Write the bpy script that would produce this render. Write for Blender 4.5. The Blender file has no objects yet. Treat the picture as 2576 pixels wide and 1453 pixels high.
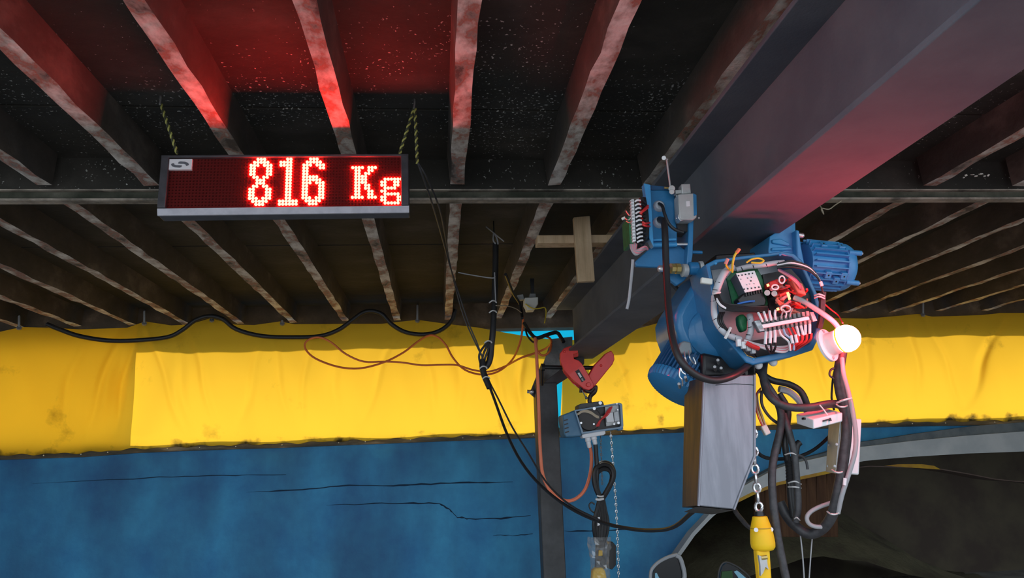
import bpy, bmesh, math, random
from mathutils import Vector, Matrix
random.seed(7)
PI = math.pi
S = bpy.context.scene
COL = S.collection

# ------------------------------------------------------------------ camera
FPX = 1900.0                       # focal length in pixels of the 2576 wide frame
VPX, VPY, TILT = 1103.0, 1162.0, 0.036
CAM = Vector((0, 0, 1.6))
_y = Vector((VPX - 1288, -(VPY - 726.5), FPX)).normalized()
_h = Vector((1, TILT, 0))
_z = _h.cross(_y)
_z = -_z if _z.y < 0 else _z
_z.normalize()
_x = _y.cross(_z)
_x = -_x if _x.x < 0 else _x       # world axes written in (right, up, forward) coordinates
RIGHT = Vector((_x.x, _y.x, _z.x)); UP = Vector((_x.y, _y.y, _z.y)); FWD = Vector((_x.z, _y.z, _z.z))
cd = bpy.data.cameras.new('camera'); cam = bpy.data.objects.new('camera', cd); COL.objects.link(cam)
cd.sensor_width = 36; cd.lens = 36 * FPX / 2576; cd.clip_start = .02
cam.matrix_world = Matrix(((RIGHT.x, UP.x, -FWD.x, CAM.x), (RIGHT.y, UP.y, -FWD.y, CAM.y), (RIGHT.z, UP.z, -FWD.z, CAM.z), (0, 0, 0, 1)))
S.camera = cam

# ------------------------------------------------------------------ sky, sun, exposure
w = bpy.data.worlds.new('world'); S.world = w; w.use_nodes = True
bg = w.node_tree.nodes['Background']; bg.inputs[0].default_value = (.80, .90, 1.0, 1); bg.inputs[1].default_value = 2.1
sd = bpy.data.lights.new('sun', 'SUN'); sd.energy = 4.4; sd.angle = .02; sd.color = (1, .95, .86)
sun = bpy.data.objects.new('sun', sd); COL.objects.link(sun); sun.location = (0, 12, 9)
sun.rotation_euler = Vector((.10, -1, -.50)).to_track_quat('-Z', 'Y').to_euler()
S.view_settings.view_transform = 'Standard'; S.view_settings.look = 'None'
S.view_settings.exposure = 0; S.view_settings.gamma = 1; S.view_settings.use_curve_mapping = False

# ------------------------------------------------------------------ helpers
def ray(px, py): return RIGHT * ((px - 1288) / FPX) - UP * ((py - 726.5) / FPX) + FWD
def P(px, py, Y):
    d = ray(px, py); return CAM + d * (Y / d.y)
def PZ(px, py, z):
    d = ray(px, py); return CAM + d * ((z - 1.6) / d.z)
def K(Y): return Y / FPX          # metres per pixel at depth Y

class MB:
    def __init__(s): s.v = []; s.f = []
    def add(s, vs, fs):
        n = len(s.v); s.v += [Vector(v) for v in vs]; s.f += [tuple(i + n for i in f) for f in fs]; return s
    def hexa(s, a, b):              # two rings of equal length joined into a solid
        n = len(a)
        return s.add(list(a) + list(b), [tuple(range(n)), tuple(range(2 * n - 1, n - 1, -1))] + [(i, i + n, (i + 1) % n + n, (i + 1) % n) for i in range(n)])
    def ext(s, pts, y0, y1, drop=(0, 0)):   # outline at depth y0 given by its look there, pushed straight back to y1
        a = [P(x, y, y0) for x, y in pts]
        return s.hexa(a, [p + Vector((drop[0], y1 - y0, drop[1])) for p in a])
    def box(s, c, size, M=None):
        x, y, z = [q / 2 for q in size]
        vs = [Vector((i * x, j * y, k * z)) for i in (-1, 1) for j in (-1, 1) for k in (-1, 1)]
        if M: vs = [M @ v for v in vs]
        c = Vector(c)
        return s.add([c + v for v in vs], [(0, 1, 3, 2), (4, 6, 7, 5), (0, 4, 5, 1), (2, 3, 7, 6), (0, 2, 6, 4), (1, 5, 7, 3)])
    def tube(s, pts, r, n=8, sub=4, closed=False, smooth=True, flat=1):
        pts = [Vector(p) for p in pts]
        if smooth and len(pts) > 2:
            q = []; m = len(pts)
            rng = range(m if closed else m - 1)
            for i in rng:
                if closed: p0, p1, p2, p3 = [pts[(i + j) % m] for j in (-1, 0, 1, 2)]
                else:
                    p1, p2 = pts[i], pts[i + 1]
                    p0 = pts[i - 1] if i else p1 * 2 - p2
                    p3 = pts[i + 2] if i + 2 < m else p2 * 2 - p1
                for k in range(sub):
                    t = k / sub
                    q.append(.5 * ((2 * p1) + (p2 - p0) * t + (2 * p0 - 5 * p1 + 4 * p2 - p3) * t * t + (3 * p1 - p0 - 3 * p2 + p3) * t ** 3))
            if not closed: q.append(pts[-1])
            pts = q
        m = len(pts); vs = []; fs = []
        up = None
        for i, p in enumerate(pts):
            a = pts[(i - 1) % m] if (closed or i) else p
            b = pts[(i + 1) % m] if (closed or i < m - 1) else p
            d = (b - a).normalized()
            if up is None:
                up = Vector((0, 0, 1)) if abs(d.z) < .9 else Vector((1, 0, 0))
            u = (up - d * up.dot(d))
            u = u.normalized() if u.length > 1e-6 else d.orthogonal().normalized()
            up = u; v = d.cross(u)
            rr = r(i / max(1, m - 1)) if callable(r) else r
            vs += [p + u * (rr * math.cos(2 * PI * k / n)) + v * (rr * flat * math.sin(2 * PI * k / n)) for k in range(n)]
        for i in range(m if closed else m - 1):
            j = (i + 1) % m
            fs += [(i * n + k, i * n + (k + 1) % n, j * n + (k + 1) % n, j * n + k) for k in range(n)]
        if not closed: fs += [tuple(range(n - 1, -1, -1)), tuple(range((m - 1) * n, m * n))]
        return s.add(vs, fs)
    def ptube(s, pts, rpx, **k):    # pts as (px, py, depth); radius in pixels at the mean depth
        Y = sum(p[2] for p in pts) / len(pts)
        return s.tube([P(*p) for p in pts], rpx * K(Y), **k)
    def lathe(s, prof, o, ax, seg=20, mod=None):
        o = Vector(o); ax = Vector(ax).normalized(); u = ax.orthogonal().normalized(); v = ax.cross(u)
        vs = []; fs = []; m = len(prof)
        for r, t in prof:
            for k in range(seg):
                a = 2 * PI * k / seg; rr = r * (mod(k) if mod else 1)
                vs.append(o + ax * t + u * (rr * math.cos(a)) + v * (rr * math.sin(a)))
        for i in range(m - 1):
            fs += [(i * seg + k, i * seg + (k + 1) % seg, (i + 1) * seg + (k + 1) % seg, (i + 1) * seg + k) for k in range(seg)]
        fs += [tuple(range(seg - 1, -1, -1)), tuple(range((m - 1) * seg, m * seg))]
        return s.add(vs, fs)
    def cyl(s, a, b, r, seg=14):
        a, b = Vector(a), Vector(b); return s.lathe([(r, 0), (r, (b - a).length)], a, b - a, seg)
    def ball(s, c, r, seg=14, rings=8, ax=(0, 0, 1), cut=0):
        return s.lathe([(max(1e-4, r * math.sin(PI * (1 - i / rings) * (1 - cut))), r * math.cos(PI * (1 - i / rings) * (1 - cut))) for i in range(rings + 1)], c, ax, seg)
    def xf(s, M): s.v = [M @ v for v in s.v]; return s

ROOTLOC = {}
def ob(name, mb, mat, parent=None, bevel=0, label=None, flat=False, kind=None, seg=2, ang=40):
    me = bpy.data.meshes.new(name)
    if parent is not None: L = ROOTLOC[parent.name]
    else:
        n = len(mb.v); lo = Vector([min(v[i] for v in mb.v) for i in range(3)]); hi = Vector([max(v[i] for v in mb.v) for i in range(3)]); L = (lo + hi) / 2
    me.from_pydata([v - L for v in mb.v], [], mb.f)
    bm = bmesh.new(); bm.from_mesh(me); bmesh.ops.recalc_face_normals(bm, faces=bm.faces); bm.to_mesh(me); bm.free()
    if not flat:
        me.polygons.foreach_set('use_smooth', [True] * len(me.polygons)); me.set_sharp_from_angle(angle=math.radians(ang))
    me.materials.append(mat)
    o = bpy.data.objects.new(name, me); COL.objects.link(o)
    if parent is not None: o.parent = parent
    else: o.location = L
    ROOTLOC[o.name] = L
    if bevel:
        b = o.modifiers.new('bevel', 'BEVEL'); b.width = bevel; b.segments = seg; b.limit_method = 'ANGLE'; b.angle_limit = .6
    if label: o['label'] = label
    if kind: o['kind'] = kind
    return o
def thing(name, label, cat, loc, group=None):
    o = bpy.data.objects.new(name, None); COL.objects.link(o); o.location = loc; o.empty_display_size = .05
    ROOTLOC[o.name] = Vector(loc); o['label'] = label; o['category'] = cat
    if group: o['group'] = group
    return o
def tag(o, label, cat, group=None):
    o['label'] = label; o['category'] = cat
    if group: o['group'] = group
    return o

# ------------------------------------------------------------------ materials
def mat(name, c, c2=None, rough=.55, metal=0, sc=8, mix=(.4, .6), bump=0, bsc=40, stretch=(1, 1, 1), emit=None, es=0, trans=0, alpha=1, coat=0):
    m = bpy.data.materials.new(name); m.use_nodes = True; t = m.node_tree; N = t.nodes; Lk = t.links
    b = N['Principled BSDF']; b.inputs['Base Color'].default_value = (*c, 1); b.inputs['Roughness'].default_value = rough; b.inputs['Metallic'].default_value = metal
    if coat: b.inputs['Coat Weight'].default_value = coat
    if trans: b.inputs['Transmission Weight'].default_value = trans
    if alpha < 1: b.inputs['Alpha'].default_value = alpha
    if emit: b.inputs['Emission Color'].default_value = (*emit, 1); b.inputs['Emission Strength'].default_value = es
    if c2 or bump:
        g = N.new('ShaderNodeNewGeometry'); mp = N.new('ShaderNodeMapping'); Lk.new(g.outputs['Position'], mp.inputs[0]); mp.inputs['Scale'].default_value = stretch
    if c2:
        n = N.new('ShaderNodeTexNoise'); n.inputs['Scale'].default_value = sc; n.inputs['Detail'].default_value = 6; n.inputs['Roughness'].default_value = .6; Lk.new(mp.outputs[0], n.inputs['Vector'])
        r = N.new('ShaderNodeValToRGB'); r.color_ramp.elements[0].position = mix[0]; r.color_ramp.elements[1].position = mix[1]
        r.color_ramp.elements[0].color = (*c, 1); r.color_ramp.elements[1].color = (*c2, 1)
        Lk.new(n.outputs['Fac'], r.inputs[0]); Lk.new(r.outputs[0], b.inputs['Base Color'])
    if bump:
        n = N.new('ShaderNodeTexNoise'); n.inputs['Scale'].default_value = bsc; n.inputs['Detail'].default_value = 4; Lk.new(mp.outputs[0], n.inputs['Vector'])
        k = N.new('ShaderNodeBump'); k.inputs['Strength'].default_value = bump; k.inputs['Distance'].default_value = .01; Lk.new(n.outputs['Fac'], k.inputs['Height']); Lk.new(k.outputs[0], b.inputs['Normal'])
    return m
def ramp_mat(name, stops, sc, rough=.85, bump=.5, stretch=(1, 1, 1), flecks=None):
    m = mat(name, (0, 0, 0), rough=rough, bump=bump, bsc=30); t = m.node_tree; N = t.nodes; Lk = t.links; b = N['Principled BSDF']
    g = N.new('ShaderNodeNewGeometry'); mp = N.new('ShaderNodeMapping'); mp.inputs['Scale'].default_value = stretch; Lk.new(g.outputs['Position'], mp.inputs[0])
    n = N.new('ShaderNodeTexNoise'); n.inputs['Scale'].default_value = sc; n.inputs['Detail'].default_value = 8; n.inputs['Roughness'].default_value = .62; Lk.new(mp.outputs[0], n.inputs['Vector'])
    r = N.new('ShaderNodeValToRGB'); e = r.color_ramp.elements
    e[0].position, e[0].color = stops[0][0], (*stops[0][1], 1); e[1].position, e[1].color = stops[-1][0], (*stops[-1][1], 1)
    for p, c in stops[1:-1]:
        q = e.new(p); q.color = (*c, 1)
    Lk.new(n.outputs['Fac'], r.inputs[0]); out = r.outputs[0]
    if flecks:                      # splashes of white paint in a band of the slab: (centre y, half width, colour)
        yc, hw, fc = flecks
        sp = N.new('ShaderNodeSeparateXYZ'); Lk.new(g.outputs['Position'], sp.inputs[0])
        def mth(op, a, b2):
            q = N.new('ShaderNodeMath'); q.operation = op
            for i, z in enumerate((a, b2)):
                if isinstance(z, (int, float)): q.inputs[i].default_value = z
                else: Lk.new(z, q.inputs[i])
            return q.outputs[0]
        band = mth('SUBTRACT', 1, mth('DIVIDE', mth('ABSOLUTE', mth('SUBTRACT', sp.outputs['Y'], yc), 0), hw))
        big = N.new('ShaderNodeTexNoise'); big.inputs['Scale'].default_value = 2.3; Lk.new(g.outputs['Position'], big.inputs['Vector'])
        fine = N.new('ShaderNodeTexNoise'); fine.inputs['Scale'].default_value = 85; fine.inputs['Detail'].default_value = 3; Lk.new(g.outputs['Position'], fine.inputs['Vector'])
        s1 = mth('ADD', fine.outputs['Fac'], mth('MULTIPLY', band, .07))
        s1 = mth('ADD', s1, mth('MULTIPLY', mth('SUBTRACT', big.outputs['Fac'], .5), .25))
        f = N.new('ShaderNodeMapRange'); f.inputs[1].default_value = .71; f.inputs[2].default_value = .75; Lk.new(s1, f.inputs[0])
        mx = N.new('ShaderNodeMixRGB'); mx.inputs[2].default_value = (*fc, 1); Lk.new(f.outputs[0], mx.inputs[0]); Lk.new(out, mx.inputs[1]); out = mx.outputs[0]
    Lk.new(out, b.inputs['Base Color'])
    return m

m_slab = ramp_mat('sooty_slab', [(.3, (.018, .017, .014)), (.55, (.036, .033, .027)), (.75, (.075, .065, .056))], 2.2, bump=.3, stretch=(1, 1.6, 1), flecks=(PZ(1040, 268, 2.885).y, .62, (.5, .5, .47)))
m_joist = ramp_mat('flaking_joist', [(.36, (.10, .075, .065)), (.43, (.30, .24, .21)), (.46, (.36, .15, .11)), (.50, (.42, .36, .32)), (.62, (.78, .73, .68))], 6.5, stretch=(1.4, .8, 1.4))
m_side = ramp_mat('dark_joist_side', [(.3, (.04, .035, .03)), (.55, (.085, .07, .06)), (.72, (.2, .165, .14))], 4, bump=.3, stretch=(1, .6, 1))  # darker tone for joist sides and end lintel
m_cross = ramp_mat('cross_beam_paint', [(.4, (.04, .045, .03)), (.6, (.12, .12, .09)), (.75, (.34, .30, .26))], 5)
m_cross_pale = ramp_mat('cross_beam_lit_edge', [(.35, (.10, .09, .075)), (.55, (.42, .36, .30)), (.75, (.6, .52, .45))], 6)  # paler flanges carry the beam's lit strips in their colour
m_beam = mat('dark_grey_beam_paint', (.10, .114, .145), (.135, .15, .18), rough=.85, sc=3, bump=.08, bsc=120)
m_steel_dk = mat('dark_post_paint', (.045, .047, .05), (.075, .078, .082), rough=.55, sc=5, bump=.1)
m_steel_lt = mat('bare_grey_steel', (.16, .17, .17), (.3, .31, .31), rough=.55, sc=9)
m_floor = mat('concrete_floor', (.22, .21, .2), (.34, .33, .31), rough=.8, sc=3, bump=.2)
m_wallside = mat('side_plaster', (.25, .26, .26), (.36, .36, .34), rough=.9, sc=2)
m_black = mat('black_rubber', (.018, .018, .02), rough=.45)
m_black2 = mat('black_sleeve', (.03, .03, .034), (.05, .05, .055), rough=.5, sc=60)
m_grey_cable = mat('grey_cable_sheath', (.36, .36, .38), rough=.5)
m_white_pl = mat('white_plastic', (.80, .81, .84), rough=.4)
m_white_dull = mat('yellowed_white_plastic', (.76, .76, .70), rough=.6)
m_tie = mat('white_nylon', (.75, .75, .75), rough=.4)
m_blue = mat('hoist_blue_paint', (.018, .16, .36), (.03, .21, .45), rough=.38, sc=14, mix=(.3, .7), bump=.05, bsc=160, coat=.2)
m_blue_lt = mat('motor_blue_paint', (.04, .28, .6), (.06, .34, .68), rough=.4, sc=14, bump=.04, bsc=160)
m_blue_dk = mat('fan_cover_blue', (.012, .08, .2), (.02, .12, .28), rough=.5, sc=10)
m_silver = mat('zinc_plated_steel', (.72, .73, .75), rough=.3, metal=.8)
m_alu = mat('grey_aluminium_box', (.42, .44, .44), (.5, .52, .52), rough=.42, metal=.2, sc=20)
m_brass = mat('brass', (.55, .42, .16), rough=.35, metal=.7)
m_orange = mat('orange_cable', (.85, .2, .05), rough=.5)
m_orange_lt = mat('salmon_hose', (.95, .25, .13), rough=.5)
m_red = mat('red_clamp_paint', (.92, .055, .045), (.85, .05, .045), rough=.45, sc=12, coat=.2)
m_redw = mat('red_wire', (.65, .03, .03), rough=.5)
m_pinkw = mat('pink_wire', (.72, .25, .3), rough=.5)
m_yelw = mat('yellow_wire', (.8, .6, .05), rough=.5)
m_bluew = mat('light_blue_wire', (.25, .5, .7), rough=.5)
m_tan = mat('tan_wire', (.55, .46, .34), rough=.5)
m_pcb = mat('green_circuit_board', (.012, .12, .05), (.02, .2, .07), rough=.4, sc=40)
m_plate = mat('grey_mounting_plate', (.42, .44, .46), (.5, .52, .54), rough=.4, metal=.3, sc=10)
m_yellow = mat('yellow_hook_paint', (.95, .60, .004), (.9, .54, .008), rough=.6, sc=9)
m_wood = ramp_mat('raw_timber', [(.3, (.5, .34, .19)), (.5, (.72, .52, .32)), (.7, (.82, .62, .42))], 3, bump=.25, stretch=(8, 8, .7))
m_wood2 = ramp_mat('brown_plank', [(.3, (.05, .022, .01)), (.5, (.085, .038, .016)), (.7, (.12, .058, .026))], 4, bump=.3, stretch=(6, 6, .6))
m_dark = mat('dark_plastic', (.012, .012, .014), rough=.4)
m_clear = mat('clear_cover', (.85, .87, .9), rough=.12, trans=.9)
m_bag = mat('crumpled_clear_film', (.9, .92, .96), rough=.15, trans=.85, bump=.3)
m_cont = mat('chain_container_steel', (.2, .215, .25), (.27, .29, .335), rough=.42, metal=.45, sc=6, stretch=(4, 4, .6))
m_cont_dk = mat('brown_sheen_side', (.05, .045, .04), (.12, .08, .04), rough=.5, metal=.3, sc=4, stretch=(6, 6, .8))  # brown reflection on the container's left side put into the colour
m_grommet = mat('translucent_grommet', (.6, .64, .7), rough=.35, trans=.3)
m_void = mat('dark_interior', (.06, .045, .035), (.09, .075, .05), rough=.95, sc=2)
m_heap = ramp_mat('olive_heap', [(.3, (.06, .042, .03)), (.5, (.11, .10, .055)), (.7, (.16, .14, .08))], 3, bump=.8)

# ------------------------------------------------------------------ setting
ZJ = 1.6 + 1.15           # joist undersides
ZS = 1.6 + 1.285          # slab underside
YC = PZ(1150, 476, ZJ).y  # cross beam depth
YW = 6.1                  # back wall front face

ceil = ob('ceiling', MB().box((0, 3.475, ZS + .16), (12.4, 5.95, .12)), m_slab); ceil['kind'] = 'structure'
y0s = [.5, 2.62, 4.42, 6.45]
for a, b in zip(y0s, y0s[1:]):
    ob('slab_panel', MB().box((0, (a + b) / 2, ZS + .05), (12.4, b - a - .012, .1)), m_slab, ceil, bevel=.004)
sp = .4175; jw = .058
rnd = random.Random(3)
def joist(X, ya, yb):
    m = MB(); n = max(2, int((yb - ya) / .12)); rows = []
    for i in range(n + 1):
        y = ya + (yb - ya) * i / n; j = lambda q: rnd.uniform(-q, q)
        rows.append([Vector((X - jw / 2 + j(.004), y, ZJ + j(.005))), Vector((X + jw / 2 + j(.004), y, ZJ + j(.005))), Vector((X + jw / 2 + .012, y, ZS + .01)), Vector((X - jw / 2 - .012, y, ZS + .01))])
    vs = [p for r in rows for p in r]; fs = [(0, 1, 2, 3), (n * 4 + 3, n * 4 + 2, n * 4 + 1, n * 4)]
    for i in range(n): fs += [(i * 4 + k, i * 4 + (k + 1) % 4, i * 4 + 4 + (k + 1) % 4, i * 4 + 4 + k) for k in range(4)]
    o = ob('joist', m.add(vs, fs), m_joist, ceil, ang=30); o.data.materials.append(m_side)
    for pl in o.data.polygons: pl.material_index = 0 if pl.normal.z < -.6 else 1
XJ0 = .067 + .028
for k in range(-11, 14):
    X = XJ0 + sp * k + max(0, k - 2) * .02
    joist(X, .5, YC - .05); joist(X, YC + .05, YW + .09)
zc0, zc1, zc2, zc3 = [P(1150, y, YC).z for y in (511, 501, 484, 479)]
ob('cross_beam_web', MB().box((0, YC + .012, (zc1 + zc2) / 2), (12.2, .012, zc2 - zc1 + .008)), m_cross, ceil)
ob('cross_beam_flange', MB().box((0, YC, (zc0 + zc1) / 2 + .003), (12.2, .05, .010)), m_cross_pale, ceil, bevel=.002)
ob('cross_beam_flange', MB().box((0, YC + .004, zc3), (12.2, .034, .007)), m_cross_pale, ceil, bevel=.002)
ob('cross_beam_packer', MB().box((0, YC + .014, (zc3 + ZS) / 2 + .004), (12.2, .04, ZS - zc3)), m_slab, ceil)
ob('end_lintel', MB().box((0, YW + .17, (1.6 + 1.062 + ZS) / 2 + .005), (12.3, .16, ZS - 1.6 - 1.062)), m_side, ceil, bevel=.004)
floor = ob('floor', MB().box((0, 2, -.1), (40, 26, .2)), m_floor); floor['kind'] = 'structure'
o = ob('wall_sky_block', MB().box((0, 12.5, 2.2), (40, .3, 4.4)), m_wallside); o['kind'] = 'structure'  # unseen outdoor wall added to block low sky behind the tarpaulins
for s, nm in ((-1, 'wall_left'), (1, 'wall_right')):
    o = ob(nm, MB().box((s * 6.1, 3.6, 1.45), (.2, 5.2, 2.9)), m_wallside); o['kind'] = 'structure'

# blue wall with its arched opening
def wall_paint():
    m = mat('cracked_blue_paint', (.012, .165, .41), (.032, .29, .57), rough=.6, sc=3.2, mix=(.32, .68), bump=.25, bsc=22); t = m.node_tree; N = t.nodes; Lk = t.links; b = N['Principled BSDF']
    src = b.inputs['Base Color'].links[0].from_socket
    g = N.new('ShaderNodeNewGeometry'); n2 = N.new('ShaderNodeTexNoise'); n2.inputs['Scale'].default_value = .8; n2.inputs['Detail'].default_value = 8
    mp = N.new('ShaderNodeMapping'); mp.inputs['Scale'].default_value = (2.2, 1, .9); Lk.new(g.outputs['Position'], mp.inputs[0]); Lk.new(mp.outputs[0], n2.inputs['Vector'])
    r = N.new('ShaderNodeValToRGB'); r.color_ramp.elements[0].position = .38; r.color_ramp.elements[1].position = .62; r.color_ramp.elements[0].color = (.6, .58, .6, 1); r.color_ramp.elements[1].color = (1.25, 1.2, 1.1, 1)
    Lk.new(n2.outputs['Fac'], r.inputs[0]); mx = N.new('ShaderNodeMixRGB'); mx.blend_type = 'MULTIPLY'; mx.inputs[0].default_value = 1; Lk.new(src, mx.inputs[1]); Lk.new(r.outputs[0], mx.inputs[2]); Lk.new(mx.outputs[0], b.inputs['Base Color'])
    return m
m_wall = wall_paint()
arch_px = [(1655, 1475), (1706, 1398), (1745, 1343), (1790, 1295), (1832, 1258), (1885, 1228), (1950, 1198), (2010, 1181), (2080, 1166), (2170, 1142), (2300, 1129), (2430, 1119), (2576, 1111), (2700, 1108), (2860, 1112)]
AY = YW - .12
arch = [P(x, y, YW) for x, y in arch_px]
def zarch(X):
    for a, b in zip(arch, arch[1:]):
        if a.x <= X <= b.x: return a.z + (b.z - a.z) * (X - a.x) / (b.x - a.x)
    return 0 if X < arch[0].x else arch[-1].z
tb = [(-60, 1150), (0, 1147), (210, 1140), (340, 1130), (480, 1124), (700, 1117), (900, 1109), (1100, 1101), (1340, 1092), (1420, 1090), (1560, 1084), (1720, 1078), (2000, 1070), (2240, 1064), (2576, 1058), (2700, 1056)]
ztop = P(1300, 1085, YW).z
xs = [-6.0, arch[0].x - .001] + [p.x for p in arch] + [6.0]
m = MB(); top = []; bot = []
for i, X in enumerate(xs):
    top.append((X, ztop + .02)); bot.append((X, zarch(X) if i > 1 else 0))
ring = [Vector((x, YW, z)) for x, z in top] + [Vector((x, YW, z)) for x, z in reversed(bot)]
vs = []; fs = []
for i in range(len(xs)):
    for d in (0, .2):
        vs += [Vector((top[i][0], YW + d, top[i][1])), Vector((bot[i][0], YW + d, bot[i][1]))]
for i in range(len(xs) - 1):
    a, b = i * 4, i * 4 + 4
    fs += [(a, a + 1, b + 1, b), (a + 2, b + 2, b + 3, a + 3), (a + 1, a + 3, b + 3, b + 1), (a, b, b + 2, a + 2)]
fs += [(0, 2, 3, 1), (len(vs) - 4, len(vs) - 3, len(vs) - 1, len(vs) - 2)]
wb = ob('wall_back', m.add(vs, fs), m_wall, flat=True); wb['kind'] = 'structure'
m_crack = mat('crack_shadow', (.006, .03, .07), rough=.9)
def crack(pts, wpx):
    mb = MB()
    for (a, b) in zip(pts, pts[1:]):
        n = 6
        for i in range(n):
            p = [a[j] + (b[j] - a[j]) * i / n for j in (0, 1)]; q = [a[j] + (b[j] - a[j]) * (i + 1) / n for j in (0, 1)]
    jit = []
    for (a, b) in zip(pts, pts[1:]):
        for i in range(5): jit.append((a[0] + (b[0] - a[0]) * i / 5, a[1] + (b[1] - a[1]) * i / 5 + rnd.uniform(-1.5, 1.5)))
    jit.append(pts[-1])
    L = len(jit); rw = [wpx * (.35 + .9 * rnd.random()) * min(1, 8 * (i + .3) / L, 8 * (L - i) / L) for i in range(L)]
    a = [P(x, y - r, YW - .004) for (x, y), r in zip(jit, rw)]; b = [P(x, y + r, YW - .004) for (x, y), r in zip(jit, rw)]
    a2 = [v + Vector((0, .02, 0)) for v in a]; b2 = [v + Vector((0, .02, 0)) for v in b]
    vs = a + b + a2 + b2; fs = []
    for i in range(L - 1):
        fs += [(i, i + 1, L + i + 1, L + i), (i, 2 * L + i, 2 * L + i + 1, i + 1), (L + i, L + i + 1, 3 * L + i + 1, 3 * L + i)]
    ob('crack', mb.add(vs, fs), m_crack, wb, flat=True)
crack([(620, 1238), (760, 1232), (850, 1221), (990, 1221), (1060, 1218), (1180, 1213), (1290, 1211)], 2.2)
crack([(820, 1270), (940, 1266), (1040, 1264), (1105, 1266), (1130, 1280), (1150, 1300), (1180, 1305), (1260, 1303), (1335, 1296)], 2.2)
crack([(1420, 1336), (1500, 1334), (1580, 1331)], 1.8)
crack([(80, 1216), (400, 1200), (560, 1196), (720, 1193)], 1.0)
crack([(1240, 1346), (1290, 1346), (1340, 1342)], 1.0)
# batten strip nailed along the lower hem of the tarpaulin
m_batten = ramp_mat('weathered_batten', [(.35, (.03, .035, .035)), (.55, (.09, .08, .06)), (.72, (.25, .22, .17))], 5, stretch=(.6, 1, 4))
def strip(name, pl, y, d, h0, h1, mt, **k):
    a = [P(x, yy + h0, y) for x, yy in pl]; b = [P(x, yy + h1, y) for x, yy in pl]; n = len(pl); D = Vector((0, d, 0))
    vs = a + b + [v + D for v in a] + [v + D for v in b]; fs = []
    for i in range(n - 1): fs += [(i, i + 1, n + i + 1, n + i), (2 * n + i, 3 * n + i, 3 * n + i + 1, 2 * n + i + 1), (i, 2 * n + i, 2 * n + i + 1, i + 1), (n + i, n + i + 1, 3 * n + i + 1, 3 * n + i)]
    fs += [(0, n, 3 * n, 2 * n), (n - 1, 3 * n - 1, 4 * n - 1, 2 * n - 1)]
    return ob(name, MB().add(vs, fs), mt, **k)
bt = strip('trim_1', tb, YW - .025, .04, -6, 9, m_batten); bt['kind'] = 'structure'
for i in range(24):
    x = 90 + i * 105 + rnd.uniform(-30, 30)
    yy = [a[1] + (b[1] - a[1]) * (x - a[0]) / (b[0] - a[0]) for a, b in zip(tb, tb[1:]) if a[0] <= x <= b[0]][0]
    ob('nail', MB().ball(P(x, yy + 2, YW - .027), .006, 8, 5), m_silver, bt)

# arch surround, lining and the dark room behind
af = thing('arch_surround', 'grey painted arch curving over the dark opening at lower right', 'arch', P(2300, 1150, AY))
def band(pl, y, d, off0, off1, name, mt, par):
    n = len(pl); a = []; b = []
    for i, (x, yy) in enumerate(pl):
        p0 = Vector(pl[max(0, i - 1)]); p1 = Vector(pl[min(n - 1, i + 1)]); t = (p1 - p0).normalized(); nn = Vector((t.y, -t.x))
        o0 = off0(x) if callable(off0) else off0; o1 = off1(x) if callable(off1) else off1
        a.append(P(x + nn.x * o0, yy + nn.y * o0, y)); b.append(P(x + nn.x * o1, yy + nn.y * o1, y))
    D = Vector((0, d, 0)); vs = a + b + [v + D for v in a] + [v + D for v in b]; fs = []
    for i in range(n - 1): fs += [(i, i + 1, n + i + 1, n + i), (2 * n + i, 3 * n + i, 3 * n + i + 1, 2 * n + i + 1), (i, 2 * n + i, 2 * n + i + 1, i + 1), (n + i, n + i + 1, 3 * n + i + 1, 3 * n + i)]
    fs += [(0, n, 3 * n, 2 * n), (n - 1, 3 * n - 1, 4 * n - 1, 2 * n - 1)]
    return ob(name, MB().add(vs, fs), mt, par)
m_archgrey = mat('grey_arch_paint', (.45, .49, .5), (.55, .58, .58), rough=.7, sc=4)
m_archtop = mat('grey_arch_top', (.09, .12, .14), (.16, .19, .2), rough=.7, sc=5)
m_archyel = mat('yellow_trim_paint', (.55, .33, .01), (.42, .22, .02), rough=.6, sc=9)
wid = lambda x: 5 + 14 * min(1, max(0, (x - 1780) / 200)) + 8 * min(1, max(0, (x - 2200) / 400))
arch_s = []
for a, b in zip(arch_px, arch_px[1:]):
    for i in range(3): arch_s.append((a[0] + (b[0] - a[0]) * i / 3, a[1] + (b[1] - a[1]) * i / 3))
arch_s.append(arch_px[-1])
band(arch_s, AY, .3, lambda x: wid(x), lambda x: -wid(x) * .9, 'surround_face', m_archgrey, af)
band(arch_s[9:], AY + .03, .2, lambda x: wid(x) + 5 + 18 * min(1, max(0, (x - 1980) / 500)), lambda x: wid(x) - .5, 'surround_top_edge', m_archtop, af)
band(arch_s[12:27], AY + .02, .35, lambda x: -wid(x) * .9, lambda x: -wid(x) * .9 - 8, 'yellow_edge', m_archyel, af)
bx0, bx1 = arch[0].x - .4, 9.6
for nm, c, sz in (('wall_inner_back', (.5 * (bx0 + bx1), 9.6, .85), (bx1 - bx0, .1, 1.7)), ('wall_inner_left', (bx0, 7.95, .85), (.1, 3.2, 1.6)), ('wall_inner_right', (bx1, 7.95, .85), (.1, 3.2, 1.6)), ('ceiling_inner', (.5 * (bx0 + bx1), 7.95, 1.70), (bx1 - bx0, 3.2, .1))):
    o = ob(nm, MB().box(c, sz), m_void); o['kind'] = 'structure'
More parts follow.
